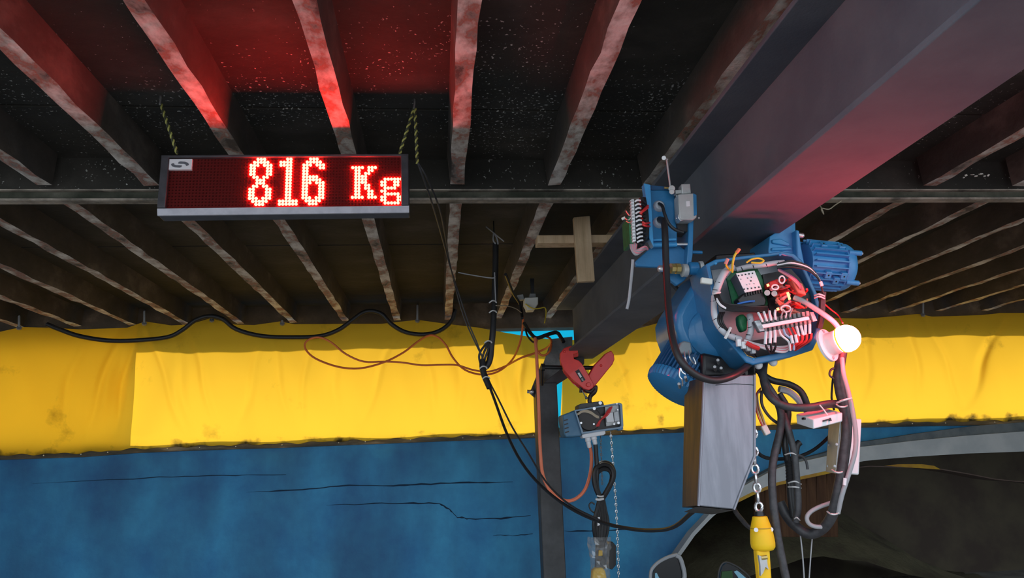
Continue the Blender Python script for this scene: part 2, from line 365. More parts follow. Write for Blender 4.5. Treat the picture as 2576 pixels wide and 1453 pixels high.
for i in range(8):
    x0 = 1898 + i * 26; x1 = x0 + 25
    f = lambda x: max(1150, 1228 - .33 * (x - 1895) if x < 2010 else 1190 - .17 * (x - 2010))
    pts = [(x0, f(x0) - 4), (x1, f(x1) - 4), (x1 + 4, 1350), (x0 + 2, 1350)]
    ob('plank', MB().ext(pts, YW + .25, YW + .29), m_wood2, af, bevel=.004)
lip = [(2120, 1178), (2190, 1172), (2260, 1174), (2330, 1176), (2370, 1180), (2440, 1192), (2500, 1204), (2545, 1209), (2600, 1212), (2700, 1230)]
m_lip = mat('vault_lip', (.13, .09, .075), rough=.8)
band(lip, YW + .2, .25, 1.2, -1.2, 'vault_lip', m_lip, af)
ob('yellow_patch', MB().ext([(2226, 1171), (2260, 1167), (2320, 1167), (2350, 1171), (2366, 1180), (2330, 1178), (2270, 1174)], YW + .19, YW + .2), m_archyel, af)
hp = MB(); HN = 26; hv = []
for i in range(HN + 1):
    for j in range(HN + 1):
        u, v = i / HN, j / HN; X = 3.7 + 4.2 * (u - .5) * 2 * .62; Y = 7.0 + 2.4 * v
        h = 1.25 * math.exp(-((u - .45) / .28) ** 2) * math.sin(PI * min(1, .15 + v * .6)) + .05 * rnd.random()
        hv.append(Vector((X, Y, .02 + h)))
hf = [(i * (HN + 1) + j, (i + 1) * (HN + 1) + j, (i + 1) * (HN + 1) + j + 1, i * (HN + 1) + j + 1) for i in range(HN) for j in range(HN)]
o = ob('earth_heap', hp.add(hv, hf), m_heap); tag(o, 'dim olive brown heap inside the dark arched opening', 'heap'); o['kind'] = 'stuff'

# ------------------------------------------------------------------ yellow tarpaulins
def tarp_mat(c2=(.93, .53, .035, 1)):
    m = bpy.data.materials.new('yellow_tarpaulin'); m.use_nodes = True; t = m.node_tree; N = t.nodes; Lk = t.links; N.clear()
    out = N.new('ShaderNodeOutputMaterial'); d = N.new('ShaderNodeBsdfDiffuse'); tr = N.new('ShaderNodeBsdfTranslucent'); mx = N.new('ShaderNodeMixShader'); mx.inputs[0].default_value = .55
    g = N.new('ShaderNodeNewGeometry'); n = N.new('ShaderNodeTexNoise'); n.inputs['Scale'].default_value = 2.6; n.inputs['Detail'].default_value = 9; n.inputs['Roughness'].default_value = .65; Lk.new(g.outputs['Position'], n.inputs['Vector'])
    r = N.new('ShaderNodeValToRGB'); e = r.color_ramp.elements; e[0].position = .22; e[0].color = (.42, .23, .02, 1); e[1].position = .40; e[1].color = c2
    Lk.new(n.outputs['Fac'], r.inputs[0])
    # grime along the hem
    tc = N.new('ShaderNodeTexCoord'); sx = N.new('ShaderNodeSeparateXYZ'); Lk.new(tc.outputs['UV'], sx.inputs[0])
    n2 = N.new('ShaderNodeTexNoise'); n2.inputs['Scale'].default_value = 7; n2.inputs['Detail'].default_value = 6; Lk.new(g.outputs['Position'], n2.inputs['Vector'])
    ad = N.new('ShaderNodeMath'); ad.operation = 'MULTIPLY_ADD'; ad.inputs[1].default_value = .5; Lk.new(n2.outputs['Fac'], ad.inputs[0]); Lk.new(sx.outputs['Y'], ad.inputs[2])
    mr = N.new('ShaderNodeMapRange'); mr.inputs[1].default_value = .17; mr.inputs[2].default_value = .27; Lk.new(ad.outputs[0], mr.inputs[0])
    m2 = N.new('ShaderNodeMixRGB'); m2.inputs[1].default_value = (.06, .045, .02, 1); Lk.new(mr.outputs[0], m2.inputs[0]); Lk.new(r.outputs[0], m2.inputs[2])
    Lk.new(m2.outputs[0], d.inputs[0]); Lk.new(m2.outputs[0], tr.inputs[0]); Lk.new(d.outputs[0], mx.inputs[1]); Lk.new(tr.outputs[0], mx.inputs[2]); Lk.new(mx.outputs[0], out.inputs[0])
    return m
m_tarp = tarp_mat()
def lin(pl, x):
    if x <= pl[0][0]: return pl[0][1]
    for a, b in zip(pl, pl[1:]):
        if a[0] <= x <= b[0]: return a[1] + (b[1] - a[1]) * (x - a[0]) / (b[0] - a[0])
    return pl[-1][1]
tt = [(-60, 838), (0, 834), (55, 822), (130, 824), (200, 828), (320, 824), (365, 808), (430, 818), (475, 816), (530, 800), (590, 816), (640, 817), (705, 808), (740, 815), (870, 814), (960, 814), (1050, 804), (1130, 815), (1200, 823), (1270, 836), (1340, 848), (1420, 856), (1520, 850), (1620, 822), (1680, 805), (1760, 803), (2072, 799), (2180, 801), (2270, 793), (2310, 789), (2345, 796), (2470, 792), (2515, 787), (2600, 787), (2700, 790)]
creases = [(345, 60, .05), (300, 20, .03), (400, 35, .025), (520, 50, .02), (760, 30, .015), (905, 60, .02), (1040, 30, .02), (1180, 60, .03), (1290, 40, .04), (1500, 50, .03), (1650, 40, .03), (2010, 60, .03), (2250, 70, .03), (2420, 60, .04), (180, 12, .022), (262, 10, .03), (318, 9, .035), (410, 9, .022), (455, 12, .02), (505, 8, .018), (640, 10, .014), (700, 8, .016), (770, 8, .016), (845, 12, .015), (960, 8, .014), (1075, 9, .018), (1150, 11, .02), (1245, 10, .028), (1310, 9, .032), (1560, 10, .02), (1640, 9, .022), (1960, 11, .02), (2050, 9, .024), (2180, 12, .026), (2300, 10, .022), (2370, 9, .024), (2480, 12, .03)]
def tarp(x0, x1, y, name, label, lslant=(0, 0), rslant=(0, 0), amp=1, mt=None):
    nu, nv = int((x1 - x0) / 4), 48; vs = []; uv = []
    for i in range(nu + 1):
        for j in range(nv + 1):
            u, v = i / nu, j / nv
            px = x0 + (x1 - x0) * u + (1 - u) * (lslant[0] + (lslant[1] - lslant[0]) * v) + u * (rslant[0] + (rslant[1] - rslant[0]) * v)
            ya, yb = lin(tt, px), lin(tb, px) - 2 + 3 * math.sin(px * .09) * math.sin(px * .023)
            py = ya + (yb - ya) * v
            d = 0
            for cx, cw, ca in creases:
                q = (px - cx - (v - .4) * (60 if cw > 16 else 110) * math.sin(cx)) / cw
                if cw < 16: q += .6 * math.sin(9 * v + cx)
                d += ca * math.exp(-q * q) * math.sin(PI * min(1, .1 + v))
            d += .02 * math.sin(px * .021 + 3 * v) * v + .012 * math.sin(px * .05 - 5 * v + 1) * math.sin(PI * v)
            bulge = -.10 * math.sin(PI * min(1, v * 1.02)) ** 1.0
            vs.append(P(px, py, y + bulge + d * amp)); uv.append((u, 1 - v))
    fs = [(i * (nv + 1) + j, (i + 1) * (nv + 1) + j, (i + 1) * (nv + 1) + j + 1, i * (nv + 1) + j + 1) for i in range(nu) for j in range(nv)]
    o = ob(name, MB().add(vs, fs), mt or m_tarp, ang=180); me = o.data
    ul = me.uv_layers.new(name='uv')
    for lp in me.loops: ul.data[lp.index].uv = uv[lp.vertex_index]
    tag(o, label, 'tarpaulin'); return o
tarp(-60, 1395, YW - .06, 'tarpaulin', 'long yellow tarpaulin left of the post, above the blue wall', rslant=(6, -40))
tarp(1420, 2800, YW - .06, 'tarpaulin', 'yellow tarpaulin right of the post, behind the blue hoist', lslant=(0, -12))
tarp(-60, 352, YW + .06, 'tarpaulin', 'added second layer of yellow tarpaulin dimming the far left end from behind', rslant=(4, -14), amp=.5, mt=tarp_mat((.97, .93, .6, 1)))  # extra layer added behind to darken the left end
m_cyan = bpy.data.materials.new('cyan_sheet'); m_cyan.use_nodes = True
_N = m_cyan.node_tree.nodes; _L = m_cyan.node_tree.links; _N.clear()
_o = _N.new('ShaderNodeOutputMaterial'); _d = _N.new('ShaderNodeBsdfDiffuse'); _t = _N.new('ShaderNodeBsdfTranslucent'); _m = _N.new('ShaderNodeMixShader'); _m.inputs[0].default_value = .7
for q in (_d, _t): q.inputs[0].default_value = (.06, .62, .80, 1)
_L.new(_d.outputs[0], _m.inputs[1]); _L.new(_t.outputs[0], _m.inputs[2]); _L.new(_m.outputs[0], _o.inputs[0])
cs = MB().ext([(1240, 806), (1560, 800), (1530, 850), (1445, 875), (1434, 1080), (1384, 1085), (1376, 862), (1250, 853)], 6.37, 6.373)
o = ob('plastic_sheet', cs, m_cyan); tag(o, 'light cyan plastic sheet showing through the gaps beside the post top', 'sheet')
m_pin = mat('tarp_pin_steel', (.35, .35, .36), rough=.5, metal=.4)
for i, (x, ya, yb, lab) in enumerate([(48, 795, 826, 'short steel pin above the tarpaulin, far left end of the photo'), (363, 783, 815, 'steel pin between the two leftmost dips of the tarpaulin edge'), (533, 792, 807, 'short steel pin at the hose peak left of centre'), (710, 806, 815, 'tiny steel pin at the tarpaulin edge above the middle hose sag'), (1050, 768, 808, 'long steel pin over the third hose sag, left of the cable bundle'), (2322, 758, 793, 'steel pin above the right hand tarpaulin')]):
    q = MB().cyl(P(x, ya, YW - .09), P(x, yb, YW - .09), .009, 8)
    q.cyl(P(x, yb - 3, YW - .1), P(x, yb, YW - .09), .018, 8)
    q.cyl(P(x, ya, YW - .09), P(x + 1, ya - 2, YW + .1), .006, 6)
    tag(ob('hanging_pin', q, m_pin), lab, 'pin', 'pins holding the tarpaulin')
hose = [(118, 815), (150, 828), (200, 845), (270, 856), (340, 856), (420, 848), (458, 830), (490, 806), (525, 795), (560, 802), (595, 828), (660, 845), (740, 848), (805, 845), (850, 830), (882, 808), (920, 783), (958, 788), (985, 815), (1020, 835), (1065, 841), (1105, 832), (1135, 808), (1146, 778)]
o = ob('black_hose', MB().ptube([(x, y, YW - .22) for x, y in hose], 5.5, n=10), m_black); tag(o, 'thick black hose slung in sagging loops along the tarpaulin top', 'hose')

# orange cord
def cord(name, label, pts, r, mt, cat='cable', n=8, par=None):
    o = ob(name, MB().ptube(pts, r, n=n), mt, par)
    if par is None: tag(o, label, cat)
    return o
oy = YW - .26
c1 = [(1316, 795, 5.45), (1314, 830, 5.45), (1306, 868, 5.5), (1288, 905, 5.7), (1255, 933, oy), (1215, 942, oy), (1170, 930, oy), (1140, 900, oy), (1122, 868, oy), (1102, 848, oy), (1080, 843, oy), (1052, 858, oy), (1015, 886, oy), (965, 911, oy), (905, 926, oy), (850, 922, oy), (795, 902, oy), (770, 880, oy), (768, 862, oy), (785, 850, oy), (808, 849, oy), (835, 862, oy), (870, 890, oy), (915, 909, oy), (965, 909, oy), (1010, 911, oy), (1060, 918, oy), (1110, 917, oy), (1150, 918, oy), (1190, 930, oy), (1230, 934, oy), (1270, 921, 5.8), (1310, 900, 5.5), (1345, 888, 5.45), (1375, 875, 5.35), (1387, 860, 5.15), (1380, 848, 5.10), (1362, 846, 5.05), (1350, 858, 5.05), (1352, 882, 5.05), (1366, 894, 5.05), (1382, 884, 5.05), (1387, 866, 5.10)]
cord('extension_lead', 'thin orange cord looping across the yellow tarpaulin beside the post', c1, 2.6, m_orange)
cord('orange_cable', 'salmon orange cable hanging down the post to the small hoist', [(1346, 850, 5.01), (1349, 880, 4.98), (1353, 960, 4.96), (1356, 1050, 4.96), (1359, 1130, 4.96), (1366, 1195, 4.96), (1388, 1238, 4.96), (1420, 1258, 4.94), (1448, 1254, 4.92), (1472, 1230, 4.91), (1485, 1190, 4.90), (1488, 1150, 4.89), (1484, 1118, 4.88)], 4.2, m_orange_lt)

# ------------------------------------------------------------------ I-beam, post
ZB = 1.6 + .68
def yz(px, py): return PZ(px, py, ZB)
XL, XR = .860, 1.105          # flange edges; the beam runs a touch to the right
ZT = 1.6 + 1.052
YE = 5.28
rb = thing('runway_beam', 'dark grey steel I-beam running under the ceiling to the post', 'beam', ((XL + XR) / 2, 2, ZB))
xm = (XL + XR) / 2
ob('bottom_flange', MB().box((xm, (YE - .9) / 2, ZB + .008), (XR - XL, YE + .9, .016)), m_beam, rb, bevel=.003)
ob('top_flange', MB().box((xm, (YE - .9) / 2, ZT - .008), (XR - XL, YE + .9, .016)), m_beam, rb, bevel=.003)
ob('web', MB().box((xm, (YE - .9) / 2, (ZB + ZT) / 2), (.012, YE + .9, ZT - ZB - .032)), m_beam, rb)
pad = MB()
for y, zz in ((.7, ZJ), (YC, zc0)): pad.box((xm, y, (ZT + zz) / 2 + .002), (.12, .06, zz - ZT + .006))
ob('packing_plate', pad, m_steel_dk, rb)
PY = 5.16; CY = 4.92
post = thing('steel_post', 'dark grey square steel post standing before the blue wall', 'post', P(1385, 1453, PY))
pl, pr = P(1357, 1200, PY).x, P(1412, 1200, PY).x
ztp = P(1385, 962, PY).z
ob('shaft', MB().box(((pl + pr) / 2, PY + .07, ztp / 2), (pr - pl, .15, ztp)), m_steel_dk, post, bevel=.006)
ob('brace', MB().ext([(1360, 968), (1372, 985), (1425, 952), (1470, 915), (1470, 890), (1440, 905)], PY + .02, PY + .12), m_steel_dk, post, bevel=.003)
ob('end_plate', MB().ext([(1388, 852), (1440, 846), (1440, 900), (1415, 925), (1370, 965), (1362, 930)], PY + .13, PY + .16), m_steel_lt, post, bevel=.002, label='paler bare steel plate joining post and beam')
ob('gusset', MB().ext([(1333, 988), (1362, 915), (1372, 985), (1357, 1010)], PY + .06, PY + .09), m_steel_dk, post)
ob('base_plate', MB().box(((pl + pr) / 2, PY + .07, .008), (.32, .3, .016)), m_steel_dk, post)
ob('bolt', MB().cyl(P(1326, 984, PY + .05), P(1340, 985, PY + .05), .012, 8).ball(P(1338, 985, PY + .03), .018, 8, 6), m_silver, post)
o = MB().cyl(P(1362, 923, CY + .02), P(1500, 925, CY + .02), .014, 10).cyl(P(1361, 923, CY + .02), P(1370, 923, CY + .02), .024, 8).cyl(P(1364, 928, CY + .04), P(1364, 968, CY + .1), .010, 8)
# clamp comes below and owns the threaded bar

# black cables taped at beam end
cord('black_flex', 'short black flex tied round the post top by the cyan gap', [(1318, 812, 5.15), (1335, 838, 5.10), (1350, 850, 5.05), (1375, 842, 5.05), (1400, 836, 5.07), (1412, 850, 5.05), (1418, 860, 5.03)], 5, m_black)
cord('thin_flex', 'thin black flex drooping left of the post top', [(1322, 815, 5.15), (1325, 840, 5.10), (1338, 858, 5.05), (1350, 862, 5.01)], 2.5, m_black)

# white ceiling junction box
jb = thing('junction_box', 'dirty white junction box under the ceiling left of the beam', 'junction box', P(1335, 770, 5.1))
ob('box', MB().ext([(1320, 748), (1354, 746), (1354, 764), (1347, 774), (1346, 778), (1326, 779), (1325, 772), (1320, 764)], 5.06, 5.16), m_white_dull, jb, bevel=.006)
ob('cap', MB().ext([(1333, 738), (1347, 738), (1348, 747), (1332, 747)], 5.08, 5.14), m_steel_lt, jb)
ob('bracket', MB().ext([(1334, 700), (1344, 700), (1344, 742), (1336, 742)], 5.1, 5.12), m_black, jb)
ob('clip', MB().ext([(1301, 742), (1316, 740), (1318, 752), (1303, 754)], 5.1, 5.15), m_steel_lt, jb)
ob('wire', MB().ptube([(1322, 764, 5.04), (1335, 773, 5.03), (1345, 776, 5.03), (1358, 775, 5.03), (1370, 773, 5.05), (1374, 785, 5.05), (1370, 812, 5.0)], 1.6), m_yelw, jb)

# crossed timber
lath = ob('timber_lath', MB().ext([(1352, 591), (1600, 589), (1600, 609), (1352, 611)], 3.70, 3.79), m_wood, bevel=.003); tag(lath, 'horizontal raw timber lath resting behind the upright plank', 'timber')
pk = ob('timber_plank', MB().ext([(1443, 546), (1484, 542), (1497, 706), (1454, 708)], 3.655, 3.69), m_wood, bevel=.003); tag(pk, 'upright raw timber plank nailed across the lath beside the beam', 'timber')

# ------------------------------------------------------------------ LED sign
SY = 2.52; TH = math.radians(3)
SC = P(722, 467.5, SY)
Ms = Matrix.Translation(SC) @ Matrix.Rotation(math.radians(-.6), 4, 'Z') @ Matrix.Rotation(math.radians(-.35), 4, 'Y') @ Matrix.Rotation(-TH, 4, 'X') @ Matrix.Scale(SY / 2.235, 4)
sign = thing('led_sign', 'black LED sign glowing red 816 Kg, hung below the ceiling', 'sign', SC)
W, H = .740, .190
m_case = mat('sign_case', (.05, .052, .06), (.07, .07, .08), rough=.4, sc=20, metal=.2)
m_case_lt = mat('daylit_sill_aluminium', (.42, .42, .48), (.5, .5, .56), rough=.45, sc=30)  # pale sill colour holds the daylight it reflects; other bars stay dark
m_panel = mat('led_panel_face', (.10, .010, .010), (.12, .012, .011), rough=.85, sc=200); m_panel.node_tree.nodes['Principled BSDF'].inputs['Specular IOR Level'].default_value = .08
m_led = mat('lit_red_led', (.5, .05, .04), rough=.5, emit=(1.0, .021, .0125), es=62)
m_unlit = mat('unlit_led', (.06, .008, .007), rough=.6); m_unlit.node_tree.nodes['Principled BSDF'].inputs['Specular IOR Level'].default_value = .1
def sob(name, mb, mt, **k): return ob(name, mb.xf(Ms), mt, k.pop('parent', sign), **k)
sob('case', MB().box((0, .017, 0), (W, .046, H)), m_case, bevel=.003)
sob('side_bar', MB().box((-W / 2 + .012, -.010, .009), (.024, .024, H - .022)), m_case, bevel=.003)
sob('side_bar', MB().box((W / 2 - .012, -.010, .009), (.024, .024, H - .022)), m_case, bevel=.003)
sob('top_bar', MB().box((0, -.010, H / 2 - .004), (W, .024, .008)), m_case, bevel=.002)
q = MB(); q.hexa([Vector((-W / 2, -.018, -.0765)), Vector((-W / 2, -.012, -H / 2 - .001)), Vector((-W / 2, -.006, -H / 2 - .001)), Vector((-W / 2, -.006, -.0765))], [Vector((W / 2, -.018, -.0765)), Vector((W / 2, -.012, -H / 2 - .001)), Vector((W / 2, -.006, -H / 2 - .001)), Vector((W / 2, -.006, -.0765))])
sob('sill_bar', q, m_case_lt, label='aluminium bottom bar with a daylight sheen in its pale colour')
sob('led_panel', MB().box((.0, -.007, .007), (W - .046, .006, H - .024)), m_panel)
PT = .00985
C0 = -.274; R0 = .0832          # x of column 0, z of row 0
glyph = {
 '8': (17, 0, ["..XXX..", ".XXXXX.", "XXX.XXX", "XX...XX", "XX...XX", "XX...XX", ".XX.XX.", "..XXX..", "..XXX..", ".XX.XX.", "XX...XX", "XX...XX", "XX...XX", "XXX.XXX", ".XXXXX.", "..XXX.."]),
 '1': (26, 0, ["..XX..", "XXXX..", "XXXX.."] + ["..XX.."] * 11 + ["XXXXXX", "XXXXXX"]),
 '6': (33, 0, ["..XXX..", ".XXXXX.", "XXX.XXX", "XX...XX", "XX.....", "XX.....", "XXXXX..", "XXXXXX.", "XXX.XXX", "XX...XX", "XX...XX", "XX...XX", "XX...XX", "XXX.XXX", ".XXXXX.", "..XXX.."]),
 'K': (48, 3, ["XXXX.XXX", ".XX..XX.", ".XX.XX..", ".XXXX...", ".XXXX...", ".XXXX...", ".XX.XX..", ".XX.XX..", ".XX..XX.", ".XX..XX.", "XXXX.XXX"]),
 'g': (57, 7, [".XXXXXX", "XX..XX.", "XX..XX.", ".XXXX..", "XX.....", ".XXXXX.", "XX...XX", "XX...XX", ".XXXXX."]),
}
lit = set()
for ch, (c0, r0, rows) in glyph.items():
    mb = MB()
    for r, row in enumerate(rows):
        for c, t in enumerate(row):
            if t == 'X':
                lit.add((c0 + c, r0 + r)); x, z = C0 + (c0 + c) * PT, R0 - (r0 + r) * PT
                mb.lathe([(.0045, 0), (.0047, .004), (.003, .0072), (.0003, .0082)], (x, -.010, z), (0, -1, 0), 8)
    sob('letter' if ch in 'Kg' else 'digit', mb, m_led, label='glowing red LED %s %s' % ('letter' if ch in 'Kg' else 'digit', ch), kind='stuff')
mb = MB()
for c in range(-7, 64):
    for r in range(16):
        if (c, r) in lit or (c < 1 and r < 4): continue
        x, z = C0 + c * PT, R0 - r * PT
        mb.lathe([(.003, 0), (.0018, .0025)], (x, -.010, z), (0, -1, 0), 5)
sob('unlit_leds', mb, m_unlit, kind='stuff')
lg = sob('logo_plate', MB().box((-.314, -.014, .0655), (.069, .010, .0345)), m_white_pl, label='white plate with grey S emblem')
m_logo = mat('logo_grey', (.12, .13, .15), rough=.5)
lm = MB()
stroke = [(285, 255), (275, 225), (235, 235), (222, 260), (245, 290), (300, 312), (380, 320), (415, 310), (427, 275), (380, 270), (320, 268)]
for sg in (1, -1):
    pts = [(-.314 + sg * (x - 388) * .000158, .0655 - sg * (y - 255) * .000158 - .001) for x, y in stroke]
    lm.hexa([Vector((x, -.0200, z)) for x, z in pts], [Vector((x, -.0185, z)) for x, z in pts])
sob('logo_emblem', lm, m_logo, parent=lg)
# hanging wires, green/yellow twisted
m_rope1 = mat('rope_dark_strand', (.05, .055, .03), rough=.7); m_rope2 = mat('rope_yellow_strand', (.45, .45, .12), rough=.6)
def rope(name, label, a, b, y, r):
    A, B = P(*a, y), P(*b, y); t = thing(name, label, 'wire', A, 'twisted wires holding up the sign'); L = (B - A).length; d = (B - A).normalized(); u = d.orthogonal().normalized(); v = d.cross(u)
    n = int(L / .004)
    for ph, mt in ((0, m_rope1), (PI, m_rope2)):
        pts = [A + d * (L * i / n) + u * (r * math.cos(ph + i * .9)) + v * (r * math.sin(ph + i * .9)) for i in range(n + 1)]
        ob('strand', MB().tube(pts, r * .95, n=6, smooth=False), mt, t)
    return t
hk = lambda x, y, t: ob('hook', MB().tube([P(x, y - 24, SY + .02), P(x, y - 8, SY + .005), P(x - 2, y + 4, SY)], .0035, n=6), m_silver, t)
zw = lambda x, y: P(x, y, SY)
t = rope('hanging_wire', 'twisted green yellow wire at the sign\'s upper left corner', (405, 262), (446, 386), SY + .02, .0035); hk(404, 258, t)
t = rope('hanging_wire', 'twisted green yellow wire dropping straight right of the sign', (1044, 272), (1050, 412), SY + .02, .0035); hk(1043, 268, t)
t = rope('hanging_wire', 'twisted green yellow wire slanting to the sign\'s upper right corner', (1041, 274), (1005, 388), SY + .02, .0035)
cord('sign_lead', 'thinner dark lead falling from sign wire to the cable bundle', [(1050, 408, SY + .02), (1062, 440, 2.56), (1085, 505, 2.7), (1110, 590, 3.2), (1128, 656, 3.6), (1150, 725, 3.8), (1178, 810, 3.85), (1200, 862, 3.87), (1216, 905, 3.88)], 2.0, m_black2)
cord('sign_lead', 'second dark lead bowing rightmost from the sign wire', [(1052, 410, SY + .02), (1075, 450, 2.58), (1104, 520, 2.8), (1118, 585, 3.2), (1130, 655, 3.6), (1145, 720, 3.8), (1166, 795, 3.85), (1190, 850, 3.87), (1218, 908, 3.88)], 2.0, m_black2)

# ------------------------------------------------------------------ hanging cable bundle in the middle
cbd = thing('cable_bundle', 'thick black cable bundle hanging from the ceiling before the tarpaulin', 'cables', P(1240, 600, 3.9))
ob('sleeve', MB().ptube([(1247, 612, 3.95), (1246, 680, 3.94), (1243, 760, 3.92), (1240, 830, 3.9), (1236, 870, 3.9), (1233, 900, 3.9), (1226, 918, 3.9), (1216, 925, 3.9)], 8, n=10), m_black, cbd)
for dx in (-14, -4, 4): ob('strand', MB().ptube([(1232 + dx * .3, 858, 3.9), (1222 + dx, 885, 3.88), (1216 + dx * .7, 905, 3.88), (1216, 930, 3.88)], 3, n=8), m_black2, cbd)
ob('tail', MB().ptube([(1214, 905, 3.88), (1214, 925, 3.87), (1219, 945, 3.86), (1232, 975, 3.84)], 8, n=10), m_black, cbd)
for x, y in ((1228, 858), (1216, 922), (1223, 948), (1240, 757), (1240, 782)):
    ob('cable_tie', MB().ptube([(x - 9, y + 4, 3.85), (x - 2, y - 1, 3.83), (x + 6, y, 3.85), (x + 9, y + 4, 3.86)], 1.8, n=6), m_tie, cbd)
ob('rod', MB().ptube([(1244, 685, 3.9), (1247, 760, 3.88)], 1.8, n=6), m_grey_cable, cbd)
ob('string', MB().ptube([(1153, 685, 3.95), (1190, 692, 3.92), (1238, 699, 3.9), (1246, 694, 3.9)], 1.6, n=6), m_grey_cable, cbd)
ob('string', MB().ptube([(1248, 768, 3.9), (1275, 769, 4.1), (1298, 776, 4.4), (1312, 786, 4.7)], 1.3, n=6), m_tan, cbd)
ob('wire_tail', MB().ptube([(1223, 570, 3.95), (1240, 584, 3.93), (1268, 607, 3.92)], 1.8, n=6), m_grey_cable, cbd)
ob('wire_tail', MB().ptube([(1242, 586, 3.93), (1241, 604, 3.92), (1247, 613, 3.92)], 2.2, n=6), m_grey_cable, cbd)
ob('wire_tail', MB().ptube([(1245, 588, 3.93), (1251, 602, 3.92), (1253, 614, 3.92)], 2.2, n=6), m_grey_cable, cbd)
ob('ceiling_hook', MB().ptube([(1241, 540, 4.0), (1242, 570, 3.95), (1243, 600, 3.93)], 1.8, n=6), m_black, cbd)
slk = [(1218, 935, 3.87), (1245, 1008, 3.8), (1275, 1090, 3.7), (1312, 1162, 3.55), (1362, 1222, 3.4), (1430, 1275, 3.2), (1510, 1312, 3.0), (1590, 1330, 2.8), (1655, 1333, 2.6), (1700, 1322, 2.45), (1745, 1285, 2.35), (1790, 1262, 2.32)]
cord('slack_cable', 'long slack black cable sweeping from bundle past the post to the hoist', slk, 4.2, m_black)
cord('slack_cable', 'thinner black cable just right of the long slack cable', [(1220, 940, 3.87), (1252, 1000, 3.8), (1290, 1076, 3.7), (1330, 1140, 3.55), (1374, 1212, 3.4), (1432, 1268, 3.2), (1508, 1308, 3.0)], 2.4, m_black2)
cord('loose_wire', 'dark wire crossing the ceiling to the white junction box', [(1272, 690, 4.3), (1290, 735, 4.6), (1308, 765, 4.8), (1314, 800, 4.7)], 4, m_black)

# ------------------------------------------------------------------ red beam clamp + small hoist
CY = 4.92
cl = thing('beam_clamp', 'red beam clamp gripping the end of the I-beam', 'clamp', P(1481, 967, CY))
lj = [(1454, 873), (1436, 869), (1419, 875), (1409, 888), (1409, 906), (1418, 929), (1440, 955), (1470, 978), (1482, 981), (1492, 975), (1494, 966), (1480, 940), (1464, 914), (1456, 906), (1444, 902), (1442, 890), (1454, 888)]
rj = [(1538, 881), (1545, 892), (1546, 904), (1541, 916), (1531, 928), (1497, 970), (1487, 978), (1478, 974), (1480, 945), (1497, 916), (1512, 901), (1524, 888)]
ob('jaw', MB().ext(lj, CY - .07, CY - .045), m_red, cl, bevel=.004)
ob('jaw', MB().ext([(x + 1, y + 8) for x, y in lj], CY + .03, CY + .055), m_red, cl, bevel=.004)
ob('jaw', MB().ext(rj, CY - .04, CY + .02), m_red, cl, bevel=.005)
ob('pivot_pin', MB().cyl(P(1481, 967, CY - .082), P(1481, 967, CY - .07) + Vector((0, .13, 0)), .015, 14), m_red, cl, bevel=.003)
lp = ob('rating_plate', MB().ext([(1447, 933), (1456, 928), (1473, 955), (1464, 961)], CY - .074, CY - .068), m_dark, cl)
ob('plate_print', MB().ext([(1453, 938), (1457, 936), (1464, 947), (1460, 950)], CY - .076, CY - .072), m_white_pl, lp)
ob('plate_print', MB().ext([(1462, 952), (1465, 950), (1469, 957), (1465, 958)], CY - .076, CY - .072), m_grey_cable, lp)
for x, y in ((1420, 884), (1512, 919)): ob('rivet', MB().ball(P(x, y, CY - .07 if x < 1460 else CY - .04), .009, 8, 6), m_red, cl)
ob('threaded_bar', o, m_dark, cl, label='black threaded bar')
hook = thing('suspension_hook', 'dark steel hook joining red clamp and small hoist', 'hook', P(1485, 1000, CY))
ob('shank', MB().ptube([(1470, 968, CY), (1474, 980, CY), (1486, 984, CY - .01), (1497, 972, CY - .02), (1498, 978, CY - .02), (1495, 986, CY - .02), (1486, 995, CY), (1483, 1005, CY), (1484, 1014, CY)], 5.5, n=10), mat('dark_forged_hook', (.05, .03, .03), rough=.4), hook)
ob('tip', MB().ptube([(1462, 971, CY), (1461, 987, CY)], 4, n=8), m_black, hook)
ob('latch', MB().ptube([(1464, 980, CY - .02), (1470, 992, CY - .02), (1475, 1001, CY - .02)], 1.5, n=6).ball(P(1475, 1000, CY - .02), .01, 8, 6), m_steel_lt, hook)
hs = thing('small_hoist', 'small blue chain hoist with open cover below the red clamp', 'hoist', P(1490, 1050, CY))
hy = CY - .14
ob('casing', MB().ext([(1446, 1030), (1560, 1012), (1566, 1016), (1569, 1072), (1564, 1078), (1464, 1092), (1459, 1088)], hy + .05, hy + .26), m_blue, hs, bevel=.006)
outl = [(1445, 1031), (1558, 1012), (1565, 1017), (1568, 1072), (1562, 1077), (1464, 1091)]
inl = [(1449, 1034), (1556, 1016), (1560, 1019), (1563, 1070), (1559, 1073), (1467, 1086)]
fr = MB(); a0 = [P(x, y, hy) for x, y in outl]; a1 = [P(x, y, hy) for x, y in inl]; b0 = [v + Vector((0, .05, 0)) for v in a0]; b1 = [v + Vector((0, .05, 0)) for v in a1]
n = 6
fr.add(a0 + a1 + b0 + b1, [f for i in range(n) for f in ((i, (i + 1) % n, n + (i + 1) % n, n + i), (i, 2 * n + i, 2 * n + (i + 1) % n, (i + 1) % n), (n + i, n + (i + 1) % n, 3 * n + (i + 1) % n, 3 * n + i))])
ob('rim', fr, mat('pale_blue_rim', (.22, .33, .45), rough=.4), hs)
ob('cavity', MB().ext(inl, hy + .046, hy + .049), m_dark, hs)
ob('gear_disc', MB().cyl(P(1483, 1053, hy + .04), P(1483, 1053, hy + .015), .074, 26), mat('black_gear_cover', (.03, .024, .022), rough=.45), hs, bevel=.004)
